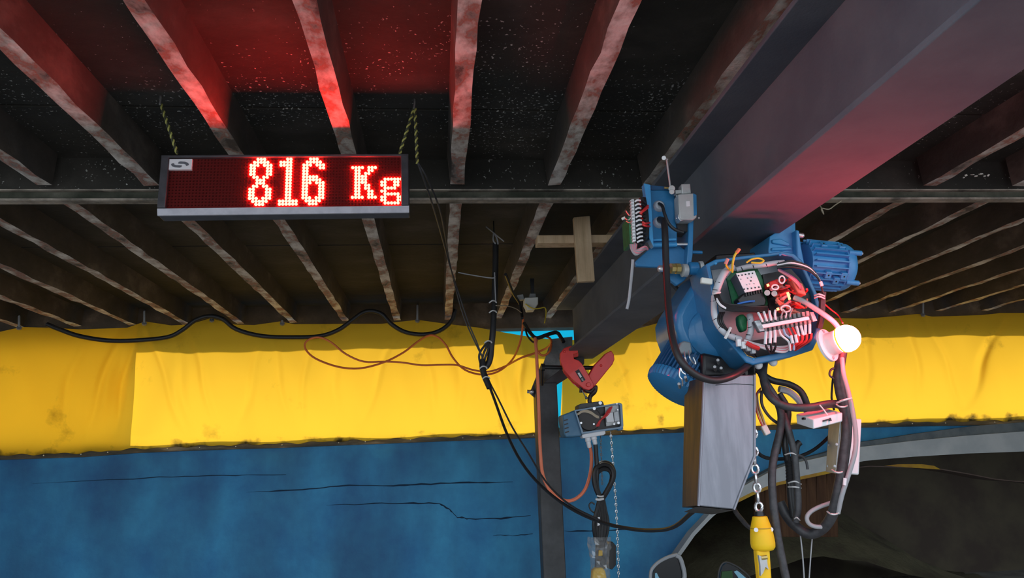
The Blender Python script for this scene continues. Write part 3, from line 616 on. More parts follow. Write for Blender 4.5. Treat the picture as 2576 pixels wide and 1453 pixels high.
for x, y, r in ((1462, 1063, 2.8), (1494, 1066, 2.5), (1495, 1027, 4), (1556, 1063, 3.5), (1545, 1066, 2.5), (1552, 1015, 2), (1554, 1030, 2)): ob('screw', MB().cyl(P(x, y, hy - .002), P(x, y, hy + .03), r * K(hy), 8), m_silver, hs)
ob('brake_plate', MB().ext([(1522, 1022), (1556, 1017), (1562, 1065), (1525, 1072)], hy + .025, hy + .04), m_alu, hs, bevel=.002)
ob('contactor', MB().ext([(1523, 1040), (1542, 1036), (1545, 1060), (1527, 1062)], hy + .005, hy + .03), m_white_pl, hs, bevel=.002)
ob('contactor', MB().ext([(1544, 1036), (1556, 1033), (1559, 1058), (1546, 1060)], hy + .008, hy + .03), m_plate, hs, bevel=.002)
for k in range(5): ob('lead', MB().ptube([(1452, 1040 + k, hy + .01), (1468, 1031 + k * 1.2, hy + .005), (1486, 1034 + k * 1.5, hy), (1502, 1045 + k * 1.3, hy + .003), (1518, 1046 + k, hy + .01), (1530, 1040 + k * 2, hy + .01)], 1.1, n=5), m_tan, hs)
for k in range(4): ob('red_lead', MB().ptube([(1500 + k * 2, 1072, hy + .01), (1508 + k, 1058, hy), (1520, 1050 - k * 1.5, hy + .002), (1532, 1040 - k * 4, hy + .008), (1540, 1022, hy + .01)], 1.6, n=5), m_redw, hs)
ob('motor_cover', MB().ext([(1415, 1043), (1447, 1031), (1465, 1092), (1460, 1097), (1424, 1099), (1419, 1090)], hy + .02, hy + .2), mat('small_motor_blue', (.05, .17, .30), (.09, .22, .35), rough=.45, sc=12), hs, bevel=.008)
for k in range(4): ob('vent_slot', MB().ext([(1418 + k, 1056 + k * 10), (1428 + k, 1053 + k * 10), (1429 + k, 1056 + k * 10), (1419 + k, 1059 + k * 10)], hy + .016, hy + .022), m_dark, hs)
ob('top_lug', MB().ext([(1455, 1019), (1461, 1015), (1505, 1009), (1514, 1007), (1518, 1012), (1520, 1019), (1455, 1030)], hy + .03, hy + .16), m_steel_dk, hs, bevel=.004)
ob('lug_bolt', MB().cyl(P(1510, 1013, hy + .02), P(1510, 1013, hy + .04), .011, 10), m_silver, hs)
ob('gland_block', MB().ext([(1464, 1092), (1522, 1081), (1524, 1090), (1518, 1094), (1468, 1102), (1465, 1100)], hy + .02, hy + .1), m_white_pl, hs, bevel=.004)
for x, y, x2, y2 in ((1478, 1100, 1483, 1126), (1493, 1097, 1498, 1118)):
    A, B = P(x, y, hy + .05), P(x2, y2, hy + .05); L = (B - A).length
    ob('cable_gland', MB().lathe([(.018, 0), (.019, L * .35), (.015, L * .4), (.014, L * .9), (.009, L)], A, B - A, 12), m_white_pl, hs)
ob('foot', MB().ext([(1553, 1076), (1567, 1073), (1568, 1079), (1561, 1082), (1555, 1080)], hy + .04, hy + .1), m_blue, hs)

def link(c, L, wd, r, ax, side):     # one chain link: long axis ax, width axis side
    pts = []; h = (L - wd) / 2 - r; q = wd / 2 - r
    for s in (1, -1):
        for k in range(5):
            a = PI * k / 4; pts.append(c + ax * (s * (h + q * math.sin(a))) + side * (s * q * math.cos(a)))
    return MB().tube(pts, r, n=6, closed=True, smooth=False)
hc = thing('hand_chain', 'fine steel chain hanging from the small hoist', 'chain', P(1537, 1090, CY))
path = [(1536, 1086), (1543, 1180), (1549, 1260), (1553, 1340), (1557, 1475)]
N = 46
for i in range(N):
    t = i / (N - 1); y = 1088 + (1475 - 1088) * t; x = lin([(b, a) for a, b in path], y)
    c = P(x, y, CY - .03); ax = (P(lin([(b, a) for a, b in path], y + 5), y + 5, CY - .03) - c).normalized()
    sd_ = Vector((1, .3, 0)).normalized() if i % 2 else Vector((.2, 1, 0)).normalized()
    sd_ = (sd_ - ax * sd_.dot(ax)).normalized()
    ob('link', link(c, .031, .019, .003, ax, sd_), m_silver, hc)
o = MB()
for i in range(14):
    c = P(1511 + i * .3, 1098 + i * 9, CY + .02); sd_ = Vector((1, 0, 0)) if i % 2 else Vector((0, 1, 0)); lk = link(c, .027, .015, .0025, Vector((0, 0, 1)), sd_); o.add(lk.v, lk.f)
o = ob('slack_chain', o, m_steel_lt); tag(o, 'fine grey chain behind the looped pendant cable', 'chain')

pc = thing('pendant_cable', 'coiled black pendant cable tied in a loop under small hoist', 'cable', P(1512, 1250, CY))
ob('drop', MB().ptube([(1498, 1118, CY - .09), (1500, 1145, CY - .09), (1502, 1185, CY - .09), (1500, 1225, CY - .08)], 5.5, n=10), m_black, pc)
for k, (dx, s) in enumerate(((0, 1), (5, .86), (-4, .93), (3, 1.05))):
    lp_ = [(1512, 1255), (1500, 1230), (1495 + dx * .3, 1205), (1496, 1185), (1505, 1172), (1519, 1167), (1534, 1172), (1542, 1188), (1540, 1208), (1528, 1232), (1514, 1255)]
    ob('loop', MB().ptube([(1516 + (x - 1516) * s + dx * .4, 1253 + (y - 1253) * s, CY - .1 + .014 * k) for x, y in lp_], 5.2, n=8), m_black, pc)
for k in range(6): ob('strand', MB().ptube([(1510 + k * 1.2, 1248, CY - .09 + .008 * k), (1502 + k * 4, 1280, CY - .1 + .01 * k), (1494 + k * 7, 1320, CY - .1 + .01 * k), (1500 + k * 4, 1365, CY - .08)], 5, n=8), m_black, pc)
ob('cable_tie', MB().ptube([(1499, 1255, CY - .13), (1508, 1256, CY - .14), (1518, 1254, CY - .13)], 3, n=6), m_tie, pc)
ob('cable_tie', MB().ptube([(1502, 1246, CY - .13), (1510, 1248, CY - .14), (1518, 1247, CY - .13)], 2, n=6), m_tie, pc)
ob('tag', MB().ext([(1504, 1300), (1509, 1300), (1509, 1320), (1503, 1322)], CY - .14, CY - .137), m_white_pl, pc)
ob('stray_loop', MB().ptube([(1496, 1290, CY - .08), (1486, 1282, CY - .08), (1482, 1270, CY - .08), (1488, 1263, CY - .08), (1496, 1268, CY - .08)], 1.8, n=6), m_black, pc)
pd = thing('pendant_control', 'yellow pendant control wrapped in crumpled clear film', 'controller', P(1505, 1440, CY))
ob('handle', MB().ext([(1492, 1434), (1500, 1428), (1516, 1427), (1523, 1436), (1531, 1475), (1488, 1475)], CY - .12, CY - .06), m_yellow, pd, bevel=.008)
ob('button', MB().ext([(1507, 1383), (1516, 1384), (1516, 1397), (1506, 1398)], CY - .12, CY - .1), m_yellow, pd, bevel=.003)
ob('stem', MB().ext([(1500, 1360), (1522, 1360), (1524, 1430), (1498, 1430)], CY - .1, CY - .07), m_dark, pd, bevel=.005)
bv = []; nu, nv = 16, 14
for j in range(nv + 1):
    yy = 1350 + 125 * j / nv; wl = 1477 + 12 * (j / nv) + rnd.uniform(-2, 2); wr = 1536 - 2 * (j / nv) + rnd.uniform(-3, 3)
    if j < 2: wr += 2
    for i in range(nu):
        a = 2 * PI * i / nu; cx, rx = (wl + wr) / 2, (wr - wl) / 2
        bv.append(P(cx + rx * math.cos(a) * (1 + rnd.uniform(-.12, .05)), yy + rnd.uniform(-3, 3), CY - .09 + (.07 + rnd.uniform(-.02, .015)) * math.sin(a)))
bf = [(j * nu + i, j * nu + (i + 1) % nu, (j + 1) * nu + (i + 1) % nu, (j + 1) * nu + i) for j in range(nv) for i in range(nu)]
m_film = bpy.data.materials.new('clear_film'); m_film.use_nodes = True
_N = m_film.node_tree.nodes; _L = m_film.node_tree.links; _N.clear()
_o = _N.new('ShaderNodeOutputMaterial'); _t = _N.new('ShaderNodeBsdfTransparent'); _g = _N.new('ShaderNodeBsdfGlossy'); _g.inputs['Roughness'].default_value = .12; _d = _N.new('ShaderNodeBsdfDiffuse'); _d.inputs[0].default_value = (.7, .72, .75, 1)
_m1 = _N.new('ShaderNodeMixShader'); _m1.inputs[0].default_value = .4; _m2 = _N.new('ShaderNodeMixShader'); _m2.inputs[0].default_value = .28
_L.new(_d.outputs[0], _m1.inputs[1]); _L.new(_g.outputs[0], _m1.inputs[2]); _L.new(_t.outputs[0], _m2.inputs[1]); _L.new(_m1.outputs[0], _m2.inputs[2]); _L.new(_m2.outputs[0], _o.inputs[0])
ob('film_bag', MB().add(bv, bf), m_film, pd, flat=True, label='crumpled clear plastic wrapping')
o = ob('limit_weight', MB().ptube([(1531, 1372, CY + .05), (1522, 1345, CY + .02), (1518, 1320, CY - .06)], 2.2, n=6).ext([(1526, 1365), (1541, 1362), (1550, 1372), (1550, 1420), (1540, 1432), (1528, 1428)], CY + .02, CY + .1), m_dark, bevel=.01); tag(o, 'black block hanging behind the wrapped pendant control', 'weight')

# ------------------------------------------------------------------ trolley bracket on the beam
TY = 2.13
tr = thing('beam_trolley', 'blue trolley bracket with limit switch on the left of beam', 'trolley', P(1690, 620, TY))
ob('front_plate', MB().ext([(1622, 462), (1637, 465), (1638, 478), (1697, 477), (1701, 520), (1704, 600), (1702, 621), (1640, 624), (1630, 520)], TY, TY + .012), m_blue, tr, bevel=.003)
ob('plate_flange', MB().ext([(1620, 460), (1637, 464), (1645, 622), (1634, 600), (1627, 510)], TY - .03, TY), m_blue_lt, tr, bevel=.002)
ob('top_rail', MB().ext([(1637, 465), (1695, 470), (1697, 479), (1638, 478)], TY + .01, TY + .12), m_blue_dk, tr, bevel=.002)
ob('fold', MB().ext([(1640, 600), (1702, 598), (1702, 604), (1640, 606)], TY - .012, TY + .01), m_blue_lt, tr, bevel=.002)
ob('lower_web', MB().ext([(1640, 618), (1597, 658), (1600, 669), (1666, 672), (1688, 705), (1703, 718), (1722, 705), (1736, 685), (1740, 640), (1704, 612)], TY + .012, TY + .03), m_blue, tr, bevel=.003)
ob('side_plate', MB().ext([(1733, 540), (1746, 540), (1743, 640), (1738, 672), (1726, 683), (1731, 610)], TY - .02, TY + .14), m_blue, tr, bevel=.003)
ob('spacer_rod', MB().cyl(P(1700, 614, TY - .012), P(1735, 614, TY - .012), .0045, 10), m_silver, tr)
ob('spacer_rod', MB().cyl(P(1640, 616, TY - .012), P(1702, 615, TY - .012), .007, 10), m_blue_lt, tr)
ob('shaft_stub', MB().cyl(P(1740, 634, TY + .02), P(1766, 635, TY + .02), .0055, 10), m_blue, tr)
ob('brass_nut', MB().lathe([(.016, 0), (.016, .010), (.013, .011), (.013, .014), (.0165, .015), (.0165, .028)], P(1687, 675, TY - .03), (1, .1, 0), 8), m_brass, tr)
ob('washer', MB().lathe([(.013, 0), (.02, .004), (.02, .018), (.012, .02)], P(1713, 680, TY - .02), (1, .1, 0), 16), m_alu, tr)
ob('end_nut', MB().lathe([(.006, 0), (.0105, .004), (.0105, .014), (.006, .018)], P(1655, 675, TY - .03), (1, .1, 0), 8), m_silver, tr)
ob('axle', MB().cyl(P(1662, 675, TY - .028), P(1768, 673, TY + .02), .006, 10), m_blue_dk, tr)
ob('roller', MB().lathe([(.015, 0), (.019, .003), (.019, .028), (.015, .031)], P(1731, 675, TY - .02), (1, .05, 0), 18), m_blue, tr)
ob('roller_disc', MB().lathe([(.015, 0), (.0165, .003), (.0165, .01), (.012, .013)], P(1758, 670, TY - .02), (1, .05, 0), 16), m_alu, tr)
for x, y in ((1657, 519), (1657, 560)): ob('grommet', MB().lathe([(.0185, 0), (.0175, .006), (.013, .012), (.006, .013)], P(x, y, TY + .001), (0, -1, 0), 16), m_grommet, tr)
ls = ob('limit_switch', MB().ext([(1706, 488), (1744, 485), (1752, 490), (1753, 546), (1744, 553), (1712, 552), (1709, 545)], TY - .05, TY - .005), m_alu, tr, bevel=.003, label='grey limit switch box')
ob('switch_head', MB().ext([(1714, 462), (1737, 461), (1739, 486), (1716, 487)], TY - .045, TY - .012), m_alu, ls, bevel=.003)
ob('switch_flange', MB().ext([(1699, 478), (1718, 477), (1718, 486), (1700, 487)], TY - .04, TY - .02), m_alu, ls, bevel=.001)
ob('switch_cover', MB().ext([(1744, 486), (1752, 490), (1753, 540), (1746, 543)], TY - .052, TY - .02), m_blue, ls)
ob('switch_label', MB().ext([(1726, 506), (1735, 505), (1736, 518), (1727, 519)], TY - .0515, TY - .05), m_white_pl, ls)
ob('switch_lug', MB().ext([(1705, 538), (1720, 537), (1721, 553), (1712, 556), (1706, 548)], TY - .046, TY - .02), m_silver, ls, bevel=.001)
ob('switch_base', MB().ext([(1700, 548), (1740, 552), (1737, 583), (1706, 580)], TY - .01, TY + .05), m_dark, ls)
for x, y in ((1758, 548), (1703, 493), (1702, 549)): ob('switch_pin', MB().ball(P(x, y, TY - .03), .0035, 8, 6), m_silver, ls)
arm = ob('switch_arm', MB().ptube([(1677, 399, TY - .035), (1681, 430, TY - .035), (1687, 475, TY - .035)], 2.6, n=8), m_alu, tr)
ob('arm_hub', MB().cyl(P(1690, 474, TY - .045), P(1690, 474, TY - .02), .010, 14).cyl(P(1690, 482, TY - .045), P(1690, 482, TY - .02), .008, 12), m_alu, arm, bevel=.001)
ob('arm_roller', MB().cyl(P(1670, 397, TY - .045), P(1670, 397, TY - .02), .0065, 12).cyl(P(1668, 397, TY - .033), P(1680, 401, TY - .033), .003, 8), m_silver, arm)
ob('brass_pin', MB().cyl(P(1671, 472, TY - .02), P(1684, 473, TY - .02), .0035, 8), m_brass, arm)
# its circuit board with ferruled wires
cb = ob('circuit_board', MB().ext([(1581, 545), (1592, 545), (1594, 612), (1585, 612)], TY - .05, TY + .03), m_pcb, tr)
ts = ob('terminal_strip', MB().ext([(1588, 501), (1595, 500), (1600, 606), (1592, 608)], TY - .06, TY - .045), m_white_pl, tr, bevel=.001, label='white terminal strip full of small wires')
for k in range(13): ob('terminal', MB().box(P(1588 + k * .45, 506 + k * 8, TY - .058), (.009, .012, .0035)), m_alu, ts)
fer = MB()
for k in range(11):
    y = 503 + k * 10 + (2 if k > 5 else 0); x = 1597 + k * .6
    ob('ferrule', MB().ptube([(x, y + 4, TY - .06), (x + 7, y, TY - .065), (x + 14, y + (1 if k < 6 else -1), TY - .062)], 2.6, n=7), m_white_pl, tr)
    ob('lead', MB().ptube([(x + 13, y, TY - .06), (x + 20, y + 3, TY - .05), (1630, 520 + k * 8, TY - .01)], 3.4, n=6), m_black, tr)
ob('lead_bundle', MB().ptube([(1616, 500, TY - .02), (1622, 540, TY - .03), (1622, 590, TY - .03), (1606, 618, TY - .04)], 11, n=8), m_black, tr)
for a in ([(1611, 538, TY - .07), (1620, 527, TY - .07), (1630, 517, TY - .04)], [(1609, 536, TY - .07), (1619, 530, TY - .07), (1630, 522, TY - .04)], [(1616, 558, TY - .07), (1624, 562, TY - .07), (1634, 560, TY - .03)], [(1616, 564, TY - .07), (1624, 568, TY - .07), (1634, 569, TY - .03)]):
    ob('red_lead', MB().ptube(a, 3, n=6), m_redw, tr)
for k in range(6): ob('pink_lead', MB().ptube([(1586 + k * 3, 612, TY - .04), (1590 + k * 2, 630, TY - .05), (1602 + k * 4, 640 - k * 4, TY - .05), (1624 + k, 622 + k, TY - .03)], 3.2, n=6), m_pinkw if k % 2 else m_grey_cable, tr)
ob('connector', MB().ptube([(1564, 551, TY - .03), (1573, 547, TY - .035)], 4, n=8), m_white_dull, tr)
for a in ([(1573, 549, TY - .04), (1581, 553, TY - .05), (1591, 545, TY - .06)], [(1576, 556, TY - .04), (1584, 560, TY - .05), (1592, 556, TY - .06)], [(1575, 530, TY - .04), (1583, 541, TY - .05), (1592, 540, TY - .06)]): ob('thin_lead', MB().ptube(a, 1.8, n=6), m_silver, tr)
ob('ribbon_tail', MB().ptube([(1592, 652, TY - .03), (1590, 680, TY - .02), (1586, 720, TY), (1582, 755, TY + .01), (1577, 777, TY + .01)], 4, n=8, flat=.5), m_grey_cable, tr)
cord('switch_lead', 'thin black lead from upper grommet round to the limit switch', [(1658, 512, TY - .012), (1666, 518, TY - .035), (1672, 538, TY - .045), (1682, 562, TY - .05), (1698, 577, TY - .05), (1718, 584, TY - .04)], 4.5, m_black)
cord('thick_cable', 'thick black cable drooping from trolley bracket under the hoist', [(1660, 552, TY - .012), (1670, 558, TY - .05), (1673, 590, TY - .07), (1675, 650, TY - .08), (1678, 720, TY - .1), (1684, 800, TY - .14), (1695, 865, TY - .18), (1716, 912, TY - .2), (1752, 943, TY - .2), (1795, 956, TY - .19), (1835, 948, TY - .17), (1865, 932, TY - .13), (1884, 915, TY - .08)], 9.5, m_black, n=12)
cord('back_cable', 'dark cable slanting behind the trolley toward the hoist body', [(1655, 660, 2.4), (1680, 700, 2.42), (1715, 740, 2.42), (1745, 775, 2.4)], 6, m_black)

# ------------------------------------------------------------------ travel gear motor on the right
gm = thing('travel_motor', 'finned blue gear motor on the right side of trolley', 'motor', P(2080, 668, 2.3))
GY = 2.26
ob('gear_case', MB().ext([(1936, 594), (1998, 556), (2001, 558), (2004, 640), (2010, 690), (1940, 690), (1933, 630)], GY - .02, GY + .14), m_blue_lt, gm, bevel=.006)
ob('case_rib', MB().ext([(1942, 602), (1965, 600), (1988, 612), (1986, 618), (1944, 611)], GY - .028, GY - .018), m_blue_lt, gm, bevel=.003)
ob('case_rib', MB().ext([(1942, 622), (1992, 620), (1994, 628), (1942, 630)], GY - .028, GY - .018), m_blue_lt, gm, bevel=.003)
ob('mount_flange', MB().ext([(2002, 577), (2011, 579), (2016, 620), (2026, 672), (2020, 742), (2010, 735), (2006, 650)], GY - .05, GY + .12), m_blue_lt, gm, bevel=.004)
mc = P(2018, 664, GY + .02); ax = (P(2135, 674, GY + .03) - mc); ax.normalize()
Lm = 140 * K(GY); Rm = 67 * K(GY)
ob('motor_body', MB().lathe([(Rm * .82, 0), (Rm * .82, Lm * .72)], mc, ax, 40), m_blue_lt, gm)
u0 = Vector((0, 0, 1)); u0 = (u0 - ax * u0.dot(ax)).normalized(); v0 = ax.cross(u0)
for k in range(24):
    a = 2 * PI * k / 24 + .06; d = u0 * math.cos(a) + v0 * math.sin(a); tn = ax.cross(d)
    q = MB(); c = mc + ax * (Lm * .37) + d * (Rm * .92)
    Mr = Matrix((ax, tn, d)).transposed()
    ob('fin', q.box(c, (Lm * .68, .0042, Rm * .22), Mr), m_blue_lt, gm)
for ang_, f in ((-.62, .25), (-.62, .62), (.75, .62), (.75, .3), (.05, .5)):
    a = PI / 2 + ang_ * 1.2
    d = u0 * math.cos(a - PI / 2 + 0) * (1 if ang_ < 0 else -1) * .75 - Vector((0, 1, 0)) * .62; d = (d - ax * d.dot(ax)).normalized(); tn = ax.cross(d); Mr = Matrix((ax, tn, d)).transposed()
    pad_ = ob('mount_pad', MB().box(mc + ax * (Lm * f) + d * (Rm * .95), (.02, .024, Rm * .2), Mr), m_blue_lt, gm, bevel=.002)
    ob('pad_hole', MB().cyl(mc + ax * (Lm * f) + d * (Rm * 1.04), mc + ax * (Lm * f) + d * (Rm * 1.056), .003, 8), m_dark, pad_)
ob('end_bell', MB().lathe([(Rm * .98, 0), (Rm * 1.0, .004), (Rm * .98, Lm * .12), (Rm * .9, Lm * .2), (Rm * .72, Lm * .26), (Rm * .3, Lm * .27)], mc + ax * (Lm * .70), ax, 40), m_blue_lt, gm)
for a, ln in ((.4, .2), (-.92, .16)):
    d = (u0 * math.sin(a) - Vector((0, 1, 0)) * math.cos(a)); d = (d - ax * d.dot(ax)).normalized(); s = mc + ax * (Lm * .72) + d * (Rm * .98)
    lg_ = ob('tie_lug', MB().cyl(s, s + ax * (Lm * .26), .0085, 10), m_blue_lt, gm)
    ob('tie_bolt', MB().cyl(s + ax * (Lm * .25), s + ax * (Lm * .29), .005, 8), m_silver, lg_)
ob('flange_bolt', MB().cyl(P(2008, 591, GY - .04), P(2016, 592, GY - .04), .0085, 10).ball(P(2017, 592, GY - .04), .009, 10, 6), m_silver, gm)

# ------------------------------------------------------------------ main hoist
HY = 2.16
ho = thing('electric_hoist', 'large blue electric chain hoist with open wiring box', 'hoist', P(1880, 780, HY))
body = [(1772, 668), (1745, 712), (1710, 768), (1700, 792), (1703, 824), (1717, 862), (1746, 886), (1780, 898), (1812, 898), (1850, 885), (1900, 880), (1980, 860), (2020, 790), (2012, 690), (1960, 642), (1860, 648)]
ob('gear_housing', MB().ext(body, HY, HY + .24), m_blue, ho, bevel=.02, seg=3)
ob('housing_bulge', MB().lathe([(.075, 0), (.072, .02), (.05, .035)], P(1790, 838, HY + .004), (-.15, -1, -.1), 28), m_blue, ho)
ob('hanger_lug', MB().ext([(1800, 640), (1900, 634), (1905, 660), (1800, 668)], HY + .06, HY + .16), m_dark, ho, bevel=.004)
BY = 2.02
outer = [(1776, 664), (1800, 652), (1870, 643), (1935, 636), (1967, 631), (1998, 637), (2018, 655), (2037, 695), (2056, 738), (2068, 790), (2062, 845), (2045, 880), (1990, 898), (1895, 917), (1877, 911), (1851, 880), (1822, 846), (1803, 812), (1795, 762), (1785, 705)]
cxo = sum(p[0] for p in outer) / len(outer); cyo = sum(p[1] for p in outer) / len(outer)
inner = [(cxo + (x - cxo) * .925, cyo + (y - cyo) * .905 - 3) for x, y in outer]
n = len(outer); D = Vector((0, HY - BY + .01, 0))
a0 = [P(x, y, BY) for x, y in outer]; a1 = [P(x, y, BY) for x, y in inner]; b0 = [v + D for v in a0]; b1 = [v + D * .9 for v in a1]
fr = MB(); fr.add(a0 + a1 + b0 + b1, [f for i in range(n) for f in ((i, (i + 1) % n, n + (i + 1) % n, n + i), (i, 2 * n + i, 2 * n + (i + 1) % n, (i + 1) % n), (n + i, n + (i + 1) % n, 3 * n + (i + 1) % n, 3 * n + i), (2 * n + i, 3 * n + i, 3 * n + (i + 1) % n, 2 * n + (i + 1) % n))])
bx = ob('wiring_box', fr, m_blue, ho, bevel=.003)
ob('back_plate', MB().hexa([P(x, y, BY + .1) for x, y in inner], [P(x, y, BY + .108) for x, y in inner]), m_plate, bx)
ob('hex_bolt', MB().lathe([(.0125, 0), (.0125, .012)], P(1777, 822, HY - .012), (0, -1, 0), 6).cyl(P(1777, 822, HY - .01), P(1777, 822, HY + .004), .017, 14), m_brass, ho)
for x, y in ((1895, 903), (1962, 640), (1800, 662)): ob('box_screw', MB().ball(P(x, y, BY + .002), .005, 8, 6), m_blue_lt, bx)
for x in (1908, 1945): ob('cover_stud', MB().ball(P(x, 918 - (x - 1908) * .2, BY + .04), .012, 10, 6), m_white_pl, bx)
# relay module on the circuit board
IY = 1.99
ob('circuit_board', MB().ext([(1828, 700), (1843, 682), (1905, 675), (1914, 690), (1936, 755), (1930, 768), (1915, 776), (1852, 780), (1842, 760)], IY + .05, IY + .056), m_pcb, ho)
ob('circuit_board', MB().ext([(1858, 792), (1872, 788), (1882, 800), (1881, 830), (1868, 834), (1860, 815)], IY + .03, IY + .06), m_pcb, ho, bevel=.006)
rf = [(1851, 687), (1898, 680), (1917, 727), (1874, 736)]
rbk = [P(x - 14, y + 15, IY + .045) for x, y in rf]
ob('relay', MB().hexa([P(x, y, IY) for x, y in rf], rbk), mat('relay_body', (.10, .11, .14), rough=.4), ho, bevel=.001)
rl = ob('relay_face', MB().hexa([P(x, y, IY - .003) for x, y in rf], [P(x, y, IY + .001) for x, y in rf]), m_white_pl, ho, bevel=.001)
hl = MB()
for k in range(5):
    for (xa, ya, xb_, yb_) in ((1858, 693, 1893, 687), (1872, 727, 1909, 722)):
        hl.cyl(P(xa + (xb_ - xa) * k / 4, ya + (yb_ - ya) * k / 4, IY - .0045), P(xa + (xb_ - xa) * k / 4, ya + (yb_ - ya) * k / 4, IY), .0024, 6)
for x, y, r in ((1864, 702, 1.3), (1881, 699, 1.6), (1890, 697, 1.5), (1889, 706, 2.3), (1879, 716, 1.1), (1886, 714, 1.1), (1897, 713, 1.2)): hl.cyl(P(x, y, IY - .0045), P(x, y, IY), r * K(IY), 6)
ob('relay_pinholes', hl, m_dark, rl, kind='stuff')
ob('relay_socket', MB().ext([(1872, 737), (1918, 728), (1928, 756), (1925, 768), (1868, 776), (1856, 752)], IY + .004, IY + .04), m_dark, ho, bevel=.003)
for k in range(7): ob('socket_tooth', MB().box(P(1876 + k * 6.5, 741 - k * 1.5, IY + .002), (.004, .008, .009)), m_dark, ho)
ob('blue_trim', MB().ptube([(1855, 764, IY - .002), (1868, 761, IY - .004), (1882, 758, IY - .004), (1898, 757, IY - .002)], 2.8, n=6), mat('bright_blue_plastic', (.02, .16, .55), rough=.4), ho)
# conduits and looms
def ridged(pts, r, mt, name, every=3, mt2=None):
    o = ob(name, MB().ptube(pts, r, n=10, sub=5), mt, ho)
    P3 = [P(*p) for p in pts]
    for i in range(len(pts) - 1):
        a, b = pts[i], pts[i + 1]; t = .5
        c = [a[j] + (b[j] - a[j]) * t for j in range(3)]; dx, dy = b[0] - a[0], b[1] - a[1]; L = math.hypot(dx, dy) or 1; nx, ny = -dy / L, dx / L
        ob('wrap_turn', MB().ptube([(c[0] + nx * r + dx / L * 2, c[1] + ny * r + dy / L * 2, c[2]), (c[0], c[1], c[2] - r * K(c[2]) * 1.05), (c[0] - nx * r - dx / L * 2, c[1] - ny * r - dy / L * 2, c[2])], 1.1, n=5), mt2 or m_dark, o)
    return o
m_wrap = mat('spiral_wrap', (.55, .57, .62), rough=.35)
ridged([(1842, 672, IY + .03), (1824, 684, IY + .01), (1814, 700, IY), (1806, 720, IY), (1800, 738, IY + .01)], 10, m_wrap, 'spiral_wrap')
ridged([(1797, 745, IY + .02), (1796, 768, IY + .01), (1797, 790, IY), (1804, 812, IY), (1818, 832, IY), (1838, 845, IY + .01), (1862, 853, IY + .02)], 8.5, m_wrap, 'spiral_wrap')
ridged([(1886, 792, IY + .02), (1889, 812, IY + .01), (1889, 832, IY + .01), (1882, 852, IY + .02)], 8.5, m_wrap, 'spiral_wrap')
ridged([(1852, 678, IY + .04), (1880, 671, IY + .03), (1910, 668, IY + .02), (1945, 662, IY + .02), (1972, 660, IY + .02)], 7.5, m_wrap, 'spiral_wrap')
ob('cable_tie', MB().ptube([(1793, 739, IY - .02), (1801, 737, IY - .03), (1812, 735, IY - .02)], 2.6, n=6), m_tie, ho)
ob('cable_tie', MB().ptube([(1838, 824, IY - .01), (1831, 838, IY - .015), (1824, 851, IY - .01)], 4, n=6), m_tie, ho)
ob('plug', MB().box(P(1777, 707, IY + .01), (.033, .014, .017), Matrix.Rotation(.15, 3, 'Y')), m_white_dull, ho, bevel=.003)
for k in range(6): ob('black_lead', MB().ptube([(1797 + k * 2, 740, IY - .005), (1806 + k * 2, 762 - k, IY - .015), (1826 + k * 2, 778 - k * 2.5, IY - .02), (1860, 782 - k * 3, IY - .02), (1900, 783 - k * 2.4, IY - .015), (1930, 786 - k * 3, IY)], 3, n=6), m_black, ho)
for k in range(3): ob('black_lead', MB().ptube([(1812 + k * 5, 785, IY), (1806 + k * 5, 800, IY - .01), (1812 + k * 5, 818, IY - .01), (1832 + k * 3, 838, IY)], 2.6, n=6), m_black, ho)
for k in range(3): ob('white_lead', MB().ptube([(1803, 750 + k * 3, IY - .02), (1812, 764 + k * 2, IY - .028), (1826, 774 + k, IY - .025)], 1.8, n=6), m_white_pl, ho)
for k in range(4): ob('loom_lead', MB().ptube([(1955, 664 + k * 3, IY), (1990, 656 + k * 5, IY - .02), (2022, 664 + k * 4, IY - .02), (2042, 676 + k * 3, IY - .02), (2060, 700 + k, IY - .02), (2070, 735, IY - .01), (2074, 770 + k, IY)], 2.8, n=6), m_black if k != 1 else m_white_pl, ho)
ob('wire_marker', MB().ptube([(2064, 708, IY - .03), (2068, 719, IY - .03)], 4.5, n=8), m_white_pl, ho)
for k in range(2): ob('cable_tie', MB().ptube([(2049, 743 + k * 6, IY - .01), (2060, 739 + k * 6, IY - .035), (2074, 744 + k * 6, IY - .01)], 2.2, n=6), m_tie, ho)
ob('right_loom', MB().ptube([(2070, 735, IY), (2068, 765, IY), (2066, 800, IY + .01), (2060, 825, IY + .02)], 9, n=8), m_black2, ho)
ob('yellow_lead', MB().ptube([(1842, 684, IY - .01), (1843, 664, IY - .03), (1847, 645, IY - .04), (1853, 634, IY - .04)], 3.2, n=6), m_yelw, ho)
ob('lead_tip', MB().ptube([(1852, 636, IY - .04), (1860, 626, IY - .04)], 4.8, n=8), mat('orange_cap', (.75, .22, .10), rough=.5), ho)
ob('yellow_lead', MB().ptube([(1838, 680, IY), (1828, 670, IY - .02), (1826, 660, IY - .03)], 3, n=6), m_yelw, ho)
ob('lead_tip', MB().ptube([(1825, 664, IY - .03), (1831, 650, IY - .035)], 4.8, n=8), mat('pink_cap', (.8, .3, .26), rough=.5), ho)
ob('yellow_lead', MB().ptube([(1878, 660, IY - .02), (1890, 652, IY - .03), (1908, 649, IY - .03), (1921, 655, IY - .03), (1912, 661, IY - .03), (1890, 660, IY - .02)], 2.6, n=6), m_yelw, ho)
for k in range(3): ob('purple_lead', MB().ptube([(1958, 676 + k * 2, IY), (1985, 690 + k * 3, IY - .02), (2005, 705 + k * 4, IY - .02), (2018, 725 + k * 4, IY)], 2.2, n=6), mat('purple_wire', (.28, .08, .2), rough=.5) if k == 0 else m_pinkw, ho)
